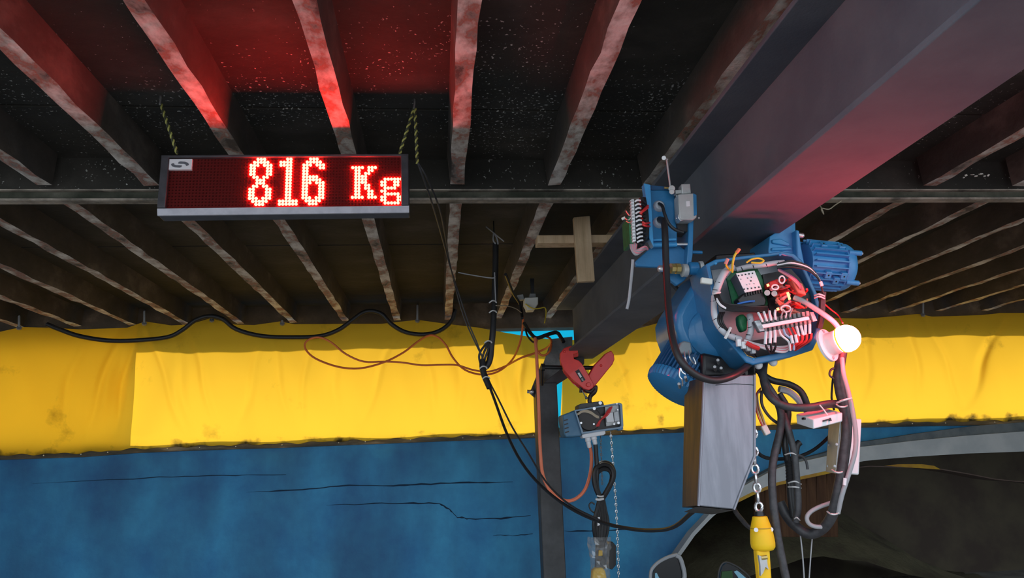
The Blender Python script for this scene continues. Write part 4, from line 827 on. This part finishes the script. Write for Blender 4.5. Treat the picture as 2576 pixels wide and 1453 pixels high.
# red wire nest and lit indicator LEDs
m_salm = mat('salmon_wire', (.75, .22, .16), rough=.5)
r2 = random.Random(11)
ob('nest_board', MB().ext([(1918, 690), (1990, 676), (2012, 700), (2040, 745), (2040, 782), (1950, 800), (1935, 770)], IY + .045, IY + .055), m_dark, ho)
for k in range(26):
    x, y = r2.uniform(1945, 2015), r2.uniform(706, 785); pts = [(x, y, IY + r2.uniform(-.02, .03))]
    for j in range(3):
        x += r2.uniform(-24, 24); y += r2.uniform(-14, 14); x = min(2030, max(1940, x)); y = min(792, max(702, y)); pts.append((x, y, IY + r2.uniform(-.02, .03)))
    ob('red_lead', MB().ptube(pts, r2.uniform(2.2, 4.2), n=6), (m_redw, m_salm, m_salm, m_redw, m_pinkw)[k % 5], ho)
for x, y, rx, ry in ((1967, 703, 7, 9), (1977, 776, 12, 8), (1950, 722, 8, 6)):
    ob('wire_loop', MB().tube([P(x + rx * math.cos(a * PI / 6), y + ry * math.sin(a * PI / 6), IY - .03) for a in range(12)], 2.2 * K(IY), n=6, closed=True), m_white_pl, ho)
m_glow = mat('lit_red_indicator', (.6, .1, .05), emit=(1, .16, .05), es=9)
for x, y, l in ((1984, 744, 9), (1957, 777, 3), (1932, 717, 3)): ob('indicator_led', MB().ptube([(x - l * .3, y - l, IY - .035), (x + l * .3, y + l, IY - .035)], 3.4, n=8), m_glow, ho)
for x, y in ((1948, 738), (1930, 736)): ob('capacitor', MB().cyl(P(x, y, IY - .01), P(x, y, IY + .05), .008, 12), m_alu, ho)
ob('nest_block', MB().ext([(1936, 708), (1958, 700), (1962, 715), (1938, 722)], IY - .01, IY + .03), m_redw, ho, bevel=.003)
ob('nest_block', MB().ext([(1990, 700), (2020, 712), (2030, 742), (2008, 736)], IY - .005, IY + .03), m_salm, ho, bevel=.004)
# terminal block
tbk = ob('terminal_block', MB().ext([(1898, 806), (2042, 782), (2054, 806), (1914, 834)], IY - .03, IY - .005), mat('smoked_plastic', (.10, .10, .11), rough=.25), ho, bevel=.003)
ob('block_ear', MB().ext([(1898, 807), (1911, 805), (1924, 831), (1912, 833)], IY - .036, IY - .03), m_plate, tbk)
ob('block_ear', MB().ext([(2038, 785), (2046, 784), (2056, 806), (2046, 808)], IY - .036, IY - .03), m_plate, tbk)
ob('block_bar', MB().ext([(1916, 816), (2034, 795), (2037, 803), (1920, 825)], IY - .05, IY - .028), m_white_pl, tbk, bevel=.001)
for k in range(11):
    x, y = 1921 + k * 11, 813 - k * 1.95
    ob('terminal_screw', MB().box(P(x - 1, y - 5, IY - .032), (.008, .010, .012)), m_steel_lt, tbk)
    ob('terminal_screw', MB().box(P(x + 4, y + 17, IY - .032), (.007, .010, .010)), m_steel_lt, tbk)
    if k < 4: ob('ferrule', MB().ptube([(x - 3, y - 4, IY - .045), (x - 9 + k * 1.5, y - 18, IY - .05), (x - 14 + k * 3.5, y - 27, IY - .045)], 3.4, n=7), m_white_pl, ho)
    elif k < 7: ob('top_lead', MB().ptube([(x, y - 5, IY - .045), (x + 2, y - 16, IY - .05), (x + (-1) ** k * 7, y - 26, IY - .03)], 2, n=6), m_white_pl if k % 2 else m_grey_cable, ho)
    fx, fy = x + 6, y + 22
    if k < 3:
        ob('ferrule', MB().ptube([(fx, fy, IY - .045), (fx - 1 + k, fy + 12, IY - .05), (fx - 2 + k * 1.2, fy + 30, IY - .05)], 4, n=7), m_white_pl, ho)
        ob('black_lead', MB().ptube([(fx - 1 + k, fy + 26, IY - .048), (fx + 2, fy + 40, IY - .04), (1938 + k * 3, 888, IY - .01)], 3.2, n=6), m_black, ho)
    elif k < 5:
        ob('blue_lead', MB().ptube([(fx, fy, IY - .045), (fx + 6, fy + 14, IY - .05), (fx + 24, fy + 30, IY - .045), (fx + 34 - k * 2, fy + 52, IY - .03)], 3, n=6), m_white_pl if k == 3 else m_bluew, ho)
    elif k < 7:
        ob('red_lead', MB().ptube([(fx, fy, IY - .045), (fx + 6, fy + 12, IY - .05), (fx + 11, fy + 22, IY - .05)], 3, n=6), m_redw, ho)
        ob('ferrule', MB().ptube([(fx + 8, fy + 18, IY - .05), (fx + 12, fy + 38, IY - .05)], 4, n=7), m_white_pl, ho)
    else:
        ob('ferrule', MB().ptube([(fx, fy, IY - .045), (fx + (3 if k < 9 else 0), fy + 12, IY - .05), (fx + (6 if k < 9 else 0), fy + 24, IY - .05)], 3.6, n=7), m_white_pl, ho)
        ob('red_lead', MB().ptube([(fx + 4, fy + 22, IY - .05), (fx + 2, fy + 38, IY - .045), (fx - 14, fy + 50, IY - .03), (2000, 880, IY)], 3.6, n=6), m_redw, ho)
for k in range(5): ob('pink_lead', MB().ptube([(1872, 856 + k * 2, IY + .01), (1905, 866 + k, IY - .005), (1940, 872 + k * 2, IY - .01), (1975, 872 + k * 3, IY), (1990, 866, IY + .01)], 3.6, n=6), m_pinkw if k % 2 else m_white_pl, ho)
ob('red_tape', MB().ptube([(1878, 862, IY - .01), (1892, 870, IY - .015), (1908, 876, IY - .01)], 6, n=8), m_redw, ho)
for k in range(4): ob('plug_housing', MB().box(P(1858 + k * 12, 862 + k * 6, IY), (.012, .014, .02)), m_white_pl if k < 2 else m_plate, ho, bevel=.002)
ob('dark_lining', MB().ext([(1880, 858), (1975, 845), (2050, 830), (2050, 868), (1990, 885), (1905, 898)], IY + .06, IY + .066), m_dark, ho)
# finned hoist motor behind, lower left
fc = P(1752, 884, HY + .10); fax = Vector((-.60, -.10, -.80)).normalized()
Rf, Lf = .090, .150
fm = ob('hoist_motor', MB().lathe([(Rf * .88, -.06), (Rf * .88, Lf * .8), (Rf * .6, Lf)], fc, fax, 40), m_blue_dk, ho)
fu = fax.orthogonal().normalized(); fv = fax.cross(fu)
for k in range(44):
    a = 2 * PI * k / 44; d = fu * math.cos(a) + fv * math.sin(a); tn = fax.cross(d); Mr = Matrix((fax, tn, d)).transposed()
    ob('motor_fin', MB().box(fc + fax * (Lf * .3) + d * (Rf * .93), (Lf * .95, .005, Rf * .16), Mr), m_blue_dk, fm)
ob('fan_cover', MB().lathe([(Rf * 1.0, 0), (Rf * 1.02, .012), (Rf * .97, .03), (Rf * .8, .04), (Rf * .3, .044)], fc + fax * (Lf * .78), fax, 88, mod=lambda k: 1.02 if k % 2 else .985), m_blue, fm)
# small clamp, snapped wires
ob('cable_clip', MB().ext([(1714, 860), (1722, 857), (1738, 860), (1742, 884), (1738, 890), (1712, 888), (1708, 876)], HY - .05, HY - .02), mat('dull_clip', (.22, .25, .27), rough=.5), ho, bevel=.004)
for pts in ([(1722, 884, HY - .06), (1724, 900, HY - .07), (1728, 912, HY - .06)], [(1733, 882, HY - .06), (1736, 900, HY - .07), (1746, 914, HY - .06), (1750, 912, HY - .06), (1744, 898, HY - .06)], [(1711, 926, HY - .06), (1709, 945, HY - .06), (1716, 955, HY - .06), (1717, 970, HY - .05)], [(1712, 926, HY - .06), (1716, 935, HY - .06), (1724, 941, HY - .06)]):
    ob('clip_wire', MB().ptube(pts, 2.2, n=6), m_silver, ho)
ob('dark_shadow_box', MB().ext([(1766, 885), (1820, 896), (1890, 900), (1905, 905), (1905, 948), (1768, 950)], HY - .02, HY + .14), m_dark, ho, bevel=.01)  # dark block put in for the black shadow above the container
for x, y in ((1798, 922), (1814, 925), (1806, 905), (1842, 889), (1864, 912), (1876, 930), (1724, 948), (1708, 965)):
    ob('small_bolt', MB().cyl(P(x, y, HY - .055), P(x + 2, y + 9, HY - .03), .0045, 8), m_silver, ho)

# chain container
ccY = 2.03
cc = thing('chain_container', 'grey steel chain container hanging below the blue hoist', 'container', P(1820, 1100, ccY))
front = [(1772, 946), (1898, 942), (1898, 1146), (1872, 1212), (1846, 1281), (1757, 1272)]
aa = [P(x, y, ccY) for x, y in front]; bb = [P(x, y, ccY + .17) for x, y in ((1722, 962), (1850, 958), (1850, 1140), (1830, 1205), (1800, 1272), (1716, 1276))]
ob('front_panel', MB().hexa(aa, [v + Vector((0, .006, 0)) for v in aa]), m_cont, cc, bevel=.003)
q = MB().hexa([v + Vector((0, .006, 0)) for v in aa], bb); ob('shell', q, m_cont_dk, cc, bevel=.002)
ob('edge_bead', MB().tube([aa[0], aa[5]], .004, n=6, smooth=False), m_cont, cc)
ob('edge_bead', MB().tube(aa[1:5], .004, n=6, smooth=False), m_cont, cc)
ob('bottom_lip', MB().hexa([P(1728, 1286, ccY + .12), P(1757, 1274, ccY), P(1846, 1283, ccY), P(1800, 1292, ccY + .04)], [p + Vector((0, .03, -.003)) for p in (P(1728, 1286, ccY + .12), P(1757, 1274, ccY), P(1846, 1283, ccY), P(1800, 1292, ccY + .04))]), m_steel_dk, cc)
ob('seam', MB().ptube([(1800, 968, ccY - .001), (1850, 965, ccY - .001), (1897, 968, ccY - .001)], .8, n=4), m_dark, cc)
o = cc

# load chain and hook block
lc = thing('load_chain', 'silver load chain hanging beside the grey container', 'chain', P(1896, 1085, 2.06))
ys = [1090, 1112, 1135, 1157, 1179, 1203, 1226, 1250, 1274]
cpath = [(1080, 1895), (1180, 1899), (1226, 1904), (1275, 1909)]
for i, y in enumerate(ys):
    x = lin(cpath, y); c = P(x, y, 2.06); ax_ = (P(lin(cpath, y + 6), y + 6, 2.06) - c).normalized(); sd_ = Vector((.95, -.25, 0)) if i % 2 == 0 else Vector((.3, .95, 0)); sd_ = (sd_ - ax_ * sd_.dot(ax_)).normalized()
    ob('link', link(c, .040, .026, .0042, ax_, sd_), m_silver, lc)
hb = thing('hook_block', 'yellow bottom hook block on the silver load chain', 'hook', P(1916, 1380, 2.06))
A = P(1911, 1297, 2.06); B = P(1921, 1384, 2.06); L = (B - A).length; k_ = K(2.06)
ob('housing', MB().lathe([(14 * k_, 0), (18 * k_, 1.5 * k_), (25 * k_, 26 * k_), (26 * k_, 27 * k_), (28.5 * k_, 45 * k_), (30 * k_, L * .78), (29 * k_, L * .9), (24 * k_, L * .98), (18 * k_, L)], A, B - A, 28), m_yellow, hb)
ob('chain_cap', MB().lathe([(11 * k_, 0), (13 * k_, 10 * k_)], P(1910, 1286, 2.06), B - A, 14), m_dark, hb)
ob('notch_band', MB().lathe([(26.3 * k_, 27 * k_), (26.9 * k_, 29 * k_), (26.3 * k_, 30 * k_)], A, B - A, 28), mat('yellow_groove', (.5, .3, .01), rough=.5), hb)
for x, y in ((1902, 1332), (1940, 1331)): ob('housing_bolt', MB().cyl(P(x, y, 2.06 - .034 + (.012 if x > 1930 else 0)), P(x, y, 2.06 - .01), .0058, 10), m_white_pl, hb)
ob('shank', MB().ext([(1904, 1382), (1938, 1380), (1944, 1475), (1913, 1475)], 2.045, 2.075), m_yellow, hb, bevel=.006)
ob('latch', MB().ext([(1909, 1396), (1915, 1398), (1917, 1408), (1926, 1407), (1929, 1396), (1931, 1420), (1934, 1432), (1926, 1425), (1920, 1440), (1914, 1448), (1913, 1420)], 2.036, 2.046), m_alu, hb)
ob('latch_pin', MB().cyl(P(1914, 1403, 2.04), P(1929, 1401, 2.04), .006, 8), m_brass, hb)

# ------------------------------------------------------------------ beacon lamp
LY = 1.93
lamp = thing('beacon_lamp', 'white flanged lamp holder with glowing red-orange bulb right of hoist', 'lamp', P(2088, 862, LY))
f0, f1 = P(2082, 868, LY + .02), P(2140, 847, LY - .035); lax = (f1 - f0).normalized(); kk = K(LY)
ob('flange', MB().lathe([(42 * kk, -6 * kk), (45 * kk, -4 * kk), (45 * kk, 3 * kk), (41 * kk, 6 * kk), (30 * kk, 7 * kk)], f0, lax, 36), m_white_pl, lamp)
ob('socket', MB().lathe([(32 * kk, 3 * kk), (31 * kk, 10 * kk), (31 * kk, 38 * kk), (29 * kk, 40 * kk)], f0, lax, 32), m_white_pl, lamp)
lu = Vector((0, 0, 1)); lu = (lu - lax * lu.dot(lax)).normalized(); lv = lax.cross(lu)
for a in (2.0, 3.6, 5.6):
    d = lu * math.cos(a + 1) + lv * math.sin(a + 1); c = f0 + d * (38 * kk) + lax * (6.5 * kk)
    ob('screw_hole', MB().cyl(c, c + lax * .002, .0045, 8), m_grey_cable, lamp)
ob('rim_glow_ring', MB().lathe([(31.5 * kk, 38 * kk), (34.5 * kk, 40 * kk), (34.5 * kk, 44 * kk), (31 * kk, 46 * kk)], f0, lax, 32), mat('bulb_rim_glow', (.8, .4, .05), emit=(1, .42, .0), es=1.6), lamp)  # added glowing ring standing in for the bulb's yellow rim
m_bulb = mat('lit_red_bulb', (.8, .3, .25), emit=(1.0, .048, .068), es=215)
ob('bulb', MB().ball(f0 + lax * (54 * kk), 36 * kk, 24, 14, ax=lax), m_bulb, lamp, label='glowing bulb, white hot at the centre')
cord('lamp_cable', 'grey cable from the wiring nest to the beacon lamp', [(1998, 748, IY - .03), (2020, 757, IY - .045), (2045, 772, IY - .05), (2075, 792, IY - .05), (2098, 810, IY - .04), (2116, 834, LY + .02)], 7, m_grey_cable)
cord('lamp_lead', 'thin red brown lead arching above the beacon lamp', [(2072, 762, IY), (2090, 778, IY + .02), (2108, 792, IY + .02), (2120, 812, LY + .02)], 1.8, m_redw)

# ------------------------------------------------------------------ cables right of the container
RY = 2.1
cord('loop_cable', 'thick black cable curving from hoist across to the right bundle', [(1922, 912, RY), (1920, 945, RY - .03), (1930, 985, RY - .06), (1955, 1012, RY - .08), (1990, 1024, RY - .09), (2040, 1024, RY - .1), (2085, 1016, RY - .1), (2112, 1018, RY - .08), (2124, 1034, RY - .06)], 10.5, m_black2, n=12)
cord('loop_cable', 'thick black cable arched behind in a half loop over the white box', [(1905, 930, RY + .02), (1940, 955, RY), (1985, 966, RY), (2015, 985, RY), (2030, 1018, RY), (2030, 1040, RY + .02)], 8.5, m_black, n=10)
cord('loop_cable', 'thin dark cable in a round loop left of the white box', [(1925, 975, RY - .02), (1916, 990, RY - .02), (1918, 1020, RY - .02), (1938, 1050, RY - .02), (1965, 1068, RY), (1985, 1072, RY)], 4, m_black2)
cord('ribbon_strip', 'white plastic strip behind the arched black cable', [(1960, 978, RY + .04), (1985, 985, RY + .04), (2008, 1005, RY + .04), (2018, 1022, RY + .04)], 9, m_wrap)
cord('main_cable', 'long thick black cable dropping right of the yellow hook block', [(1910, 925, RY), (1925, 960, RY - .02), (1950, 1000, RY - .03), (1965, 1040, RY - .03), (1962, 1085, RY - .02), (1950, 1135, RY - .03), (1942, 1190, RY - .04), (1945, 1260, RY - .05), (1955, 1340, RY - .05), (1966, 1400, RY - .05), (1982, 1475, RY - .05)], 10, m_black2, n=12)
cg = thing('tied_cables', 'short bundle of doubled black cables tied with white ties', 'cables', P(1990, 1150, RY))
for k, pts in enumerate(([(1960, 990, RY), (1982, 1030, RY), (1978, 1080, RY), (1975, 1120, RY - .01), (1985, 1180, RY), (1988, 1240, RY), (1996, 1300, RY)], [(1972, 1040, RY - .02), (1985, 1085, RY - .03), (1998, 1140, RY - .04), (2004, 1200, RY - .04), (2008, 1270, RY - .04), (2002, 1312, RY - .03)], [(2012, 1112, RY), (2004, 1122, RY), (2000, 1160, RY), (1996, 1230, RY), (2000, 1300, RY)], [(1968, 1030, RY + .02), (1962, 1090, RY + .02), (1955, 1140, RY + .02)])):
    ob('cable', MB().ptube(pts, 8.5, n=10), m_black if k != 1 else m_black2, cg)
ob('corrugated_sleeve', MB().lathe([((10 + (i % 2) * 2.2) * K(RY), i * 4 * K(RY)) for i in range(14)], P(1989, 1212, RY - .01), P(1987, 1150, RY - .01) - P(1989, 1212, RY - .01), 12), m_black, cg)
for y, x in ((1141, 1992), (1212, 2000), (1222, 2000), (1303, 2004)): ob('cable_tie', MB().ptube([(x - 17 if y < 1300 else x - 6, y + 2, RY - .03), (x, y - 2 + (y == 1222) * 4, RY - .07), (x + (15 if y < 1300 else 8), y + 5, RY - .03)], 1.8, n=6), m_tie, cg)
cord('thin_cable', 'thin black cable sagging behind the tied bundle to the white panel', [(2112, 1062, RY + .1), (2085, 1098, RY + .08), (2045, 1132, RY + .05), (2000, 1150, RY + .03), (1950, 1154, RY + .02), (1920, 1148, RY + .02), (1902, 1134, RY + .03)], 4.5, m_black)
cord('thin_cable', 'short dark curl right of the tied cable bundle', [(2000, 1142, RY - .03), (2018, 1148, RY - .03), (2028, 1160, RY - .03), (2032, 1180, RY - .03)], 3.4, m_black2)
cord('hanging_line', 'thin grey line dropping below the tied cable bundle', [(2008, 1305, RY), (2014, 1350, RY), (2020, 1410, RY), (2024, 1475, RY)], 1.8, m_grey_cable)
cord('hanging_line', 'second thin line right of the first at the bottom edge', [(2045, 1330, RY), (2040, 1390, RY), (2034, 1475, RY)], 1.6, m_grey_cable)
rbn = thing('sheathed_bundle', 'thick black sheathed bundle hanging in a hook shape below the beacon', 'cables', P(2110, 1100, RY - .1))
bp = [(2118, 885, RY - .1), (2110, 940, RY - .1), (2114, 985, RY - .1), (2126, 1030, RY - .1), (2130, 1080, RY - .11), (2124, 1140, RY - .11), (2115, 1200, RY - .11), (2104, 1255, RY - .1), (2092, 1298, RY - .08), (2068, 1330, RY - .05), (2035, 1342, RY - .02), (2005, 1325, RY), (1980, 1298, RY + .02), (1962, 1262, RY + .03)]
ob('sheath', MB().ptube(bp, 13, n=14, sub=6), m_black2, rbn)
ob('side_lead', MB().ptube([(2100, 930, RY - .08), (2095, 955, RY - .08), (2092, 1000, RY - .08), (2098, 1030, RY - .06)], 3, n=6), m_black, rbn)
ob('side_loop', MB().ptube([(2101, 925, RY - .1), (2090, 930, RY - .1), (2087, 943, RY - .1), (2098, 952, RY - .1)], 3, n=6), m_black2, rbn)
ob('grey_lead', MB().ptube([(2118, 900, RY - .13), (2122, 940, RY - .14), (2134, 985, RY - .14), (2146, 1040, RY - .14), (2153, 1095, RY - .14), (2150, 1140, RY - .14), (2134, 1195, RY - .13), (2118, 1245, RY - .12), (2108, 1290, RY - .1)], 6, n=10), m_grey_cable, rbn, label='pale grey lead beside the black sheath')
ob('tie_tail', MB().ptube([(2106, 1012, RY - .13), (2122, 1006, RY - .16), (2142, 1001, RY - .15)], 2.6, n=6), m_tie, rbn)
for x, y in ((2118, 1018), (2108, 1183), (2096, 1288)): ob('cable_tie', MB().ptube([(x - 15, y - 2, RY - .1), (x - 6, y + 4, RY - .14), (x + 6, y + 5, RY - .14), (x + 15, y + 1, RY - .1)], 2.2, n=6), m_tie, rbn)
ob('white_plug', MB().ptube([(2126, 1202, RY - .14), (2124, 1220, RY - .14)], 4.5, n=8), m_white_pl, rbn)
cord('grey_hooked_cable', 'pale grey cable end curled like a hook in front of the opening', [(2090, 1264, RY - .06), (2062, 1274, RY - .06), (2040, 1286, RY - .06), (2030, 1300, RY - .06), (2034, 1315, RY - .06), (2048, 1323, RY - .06), (2067, 1325, RY - .06)], 5.5, m_grey_cable, n=10)
wbx = thing('white_control_box', 'small white plastic box tilted against the cable bundle', 'box', P(2060, 1055, 2.0))
A_, B_, C_, D_ = (2002, 1041, 2.06), (2046, 1054, 1.965), (2120, 1037, 1.975), (2085, 1029, 2.07)
low = [P(2004, 1066, 2.06), P(2046, 1079, 1.965), P(2120, 1060, 1.975)]; low.append(low[0] + low[2] - low[1])
ob('shell', MB().hexa([P(*A_), P(*B_), P(*C_), P(*A_) + P(*C_) - P(*B_)], low), m_white_pl, wbx, bevel=.003)
for pts in ([(2072, 1056), (2084, 1053), (2084, 1057), (2072, 1060)], [(2087, 1055), (2090, 1050), (2093, 1058), (2089, 1058)], [(2023, 1049), (2027, 1050), (2027, 1055), (2023, 1054)]): ob('port', MB().ext(pts, 1.962 if pts[0][0] > 2050 else 2.005, 1.972 if pts[0][0] > 2050 else 2.02), m_dark, wbx)
ob('box_strap', MB().ptube([(2062, 1018, 1.97), (2072, 1030, 1.975), (2082, 1044, 1.97)], 1.8, n=6), m_tie, wbx)
wp = thing('white_panel_box', 'tall white plastic enclosure behind the sheathed cable bundle', 'box', P(2130, 1190, 2.1))
fa = [P(2118, 1050, 2.04), P(2168, 1053, 2.04), P(2161, 1194, 2.04), P(2106, 1190, 2.04)]; ba = [P(2086, 1064, 2.17), P(2142, 1067, 2.17), P(2136, 1190, 2.17), P(2079, 1186, 2.17)]
ob('enclosure', MB().hexa(fa, ba), m_white_pl, wp, bevel=.004)
ob('side_face', MB().hexa([P(2087, 1066, 2.155), P(2116, 1054, 2.045), P(2104, 1190, 2.045), P(2080, 1186, 2.155)], [p + Vector((-.003, 0, 0)) for p in (P(2087, 1066, 2.155), P(2116, 1054, 2.045), P(2104, 1190, 2.045), P(2080, 1186, 2.155))]), m_alu, wp)  # thin grey sheet over the enclosure's left side
for x, y in ((2105, 1117), (2087, 1119), (2100, 1172), (2083, 1172)): ob('panel_screw', MB().ball(P(x, y, 2.04 if x > 2095 else 2.14), .004, 8, 6), m_white_pl, wp)
pgw = thing('loose_connector', 'clear plug on thin brown wires beside the container', 'connector', P(1925, 1080, RY))
for k in range(4): ob('wire', MB().ptube([(1914, 975 + k * 4, RY), (1903 + k, 990, RY), (1900 + k * 3, 1020, RY), (1908 + k * 4, 1050, RY - .01), (1918 + k * 3, 1072, RY - .01)], 1.8, n=6), (m_redw, m_tan, mat('brown_wire', (.25, .08, .04)), m_tan)[k], pgw)
ob('plug', MB().box(P(1925, 1081, RY - .01), (.018, .016, .028), Matrix.Rotation(-.4, 3, 'Y')), m_white_dull, pgw, bevel=.003)
cord('strap', 'dark strap running down from the container to lower right', [(1838, 1255, 2.1), (1850, 1285, 2.12), (1866, 1306, 2.14), (1886, 1326, 2.15), (1930, 1345, 2.12), (1952, 1350, 2.06)], 6, m_black2)

# ------------------------------------------------------------------ mirrors at the bottom edge
m_glass = mat('dark_mirror_glass', (.02, .022, .025), rough=.12)
m_mframe = mat('pale_grey_frame', (.42, .44, .47), rough=.4)
m_cy2 = mat('sky_reflection_paint', (.25, .55, .72), rough=.4)  # colour of the sky reflections painted on the mirrors
MY = 5.2
mr = thing('side_mirror', 'rounded pale grey mirror frame at the bottom edge under the arch', 'mirror', P(1680, 1453, MY))
ob('frame', MB().ptube([(1712, 1480, MY), (1722, 1450, MY), (1717, 1420, MY), (1710, 1402, MY), (1700, 1396, MY)], 5.5, n=8), m_mframe, mr)
ob('frame_arm', MB().ptube([(1704, 1394, MY), (1682, 1400, MY), (1660, 1411, MY), (1645, 1424, MY), (1637, 1440, MY), (1636, 1480, MY)], 4.2, n=8), m_mframe, mr)
ob('glass', MB().ext([(1704, 1398), (1714, 1420), (1720, 1480), (1640, 1480), (1642, 1440), (1650, 1424), (1668, 1410)], MY + .01, MY + .03), m_glass, mr)
ob('sky_reflection', MB().ext([(1648, 1441), (1652, 1440), (1662, 1460), (1648, 1462)], MY + .004, MY + .01), m_cy2, mr)  # sky reflection in the glass, laid on as a coloured plate
q = P(1682, 1470, MY + .03); ob('stalk', MB().cyl(q, (q.x, q.y, .02), .016, 10).cyl((q.x, q.y, .02), (q.x, q.y, 0), .09, 16), m_steel_dk, mr)
mr2 = thing('dark_mirror', 'dark rimmed mirror with painted green and cyan reflections at bottom edge', 'mirror', P(1840, 1453, MY))
ob('frame', MB().ptube([(1804, 1480, MY), (1808, 1440, MY), (1815, 1420, MY), (1826, 1413, MY), (1842, 1418, MY), (1860, 1428, MY), (1885, 1450, MY), (1895, 1480, MY)], 2.2, n=8), m_steel_dk, mr2)
ob('glass', MB().ext([(1808, 1480), (1812, 1440), (1818, 1422), (1828, 1416), (1850, 1424), (1880, 1450), (1888, 1480)], MY + .01, MY + .03), m_glass, mr2)
q = P(1850, 1470, MY + .03); ob('stalk', MB().cyl(q, (q.x, q.y, .02), .016, 10).cyl((q.x, q.y, .02), (q.x, q.y, 0), .09, 16), m_steel_dk, mr2)
ob('green_reflection', MB().ext([(1816, 1437), (1842, 1434), (1846, 1475), (1812, 1475)], MY + .004, MY + .01), mat('green_reflection', (.02, .09, .02), rough=.6), mr2)  # green reflection laid on the glass as colour
ob('cyan_reflection', MB().ext([(1846, 1437), (1854, 1434), (1862, 1440), (1880, 1456), (1884, 1475), (1866, 1475), (1856, 1450)], MY + .002, MY + .008), m_cy2, mr2)  # cyan sky reflection laid on the glass as colour
# flaking paint scrap and stray string at the cross beam
fl = MB()
for k in range(7):
    x, y = 2422 + k * 11 + rnd.uniform(-3, 3), 440 + rnd.uniform(-4, 8); s = rnd.uniform(3, 8); p = PZ(x, y, ZJ - .01)
    fl.box(p, (s * .0016, s * .002, .003), Matrix.Rotation(rnd.uniform(-.6, .6), 3, 'X') @ Matrix.Rotation(rnd.uniform(0, 3), 3, 'Z'))
o = ob('paint_flakes', fl, m_white_dull); tag(o, 'cluster of pale peeling paint flakes under the ceiling at right', 'flakes'); o['kind'] = 'stuff'
cord('frayed_string', 'frayed pale string caught under the cross beam right of the I-beam', [(2058, 512, YC), (2066, 522, YC - .02), (2072, 538, YC - .02), (2066, 524, YC - .03), (2085, 526, YC - .03), (2100, 516, YC - .02), (2118, 504, YC)], 1.6, m_tan)
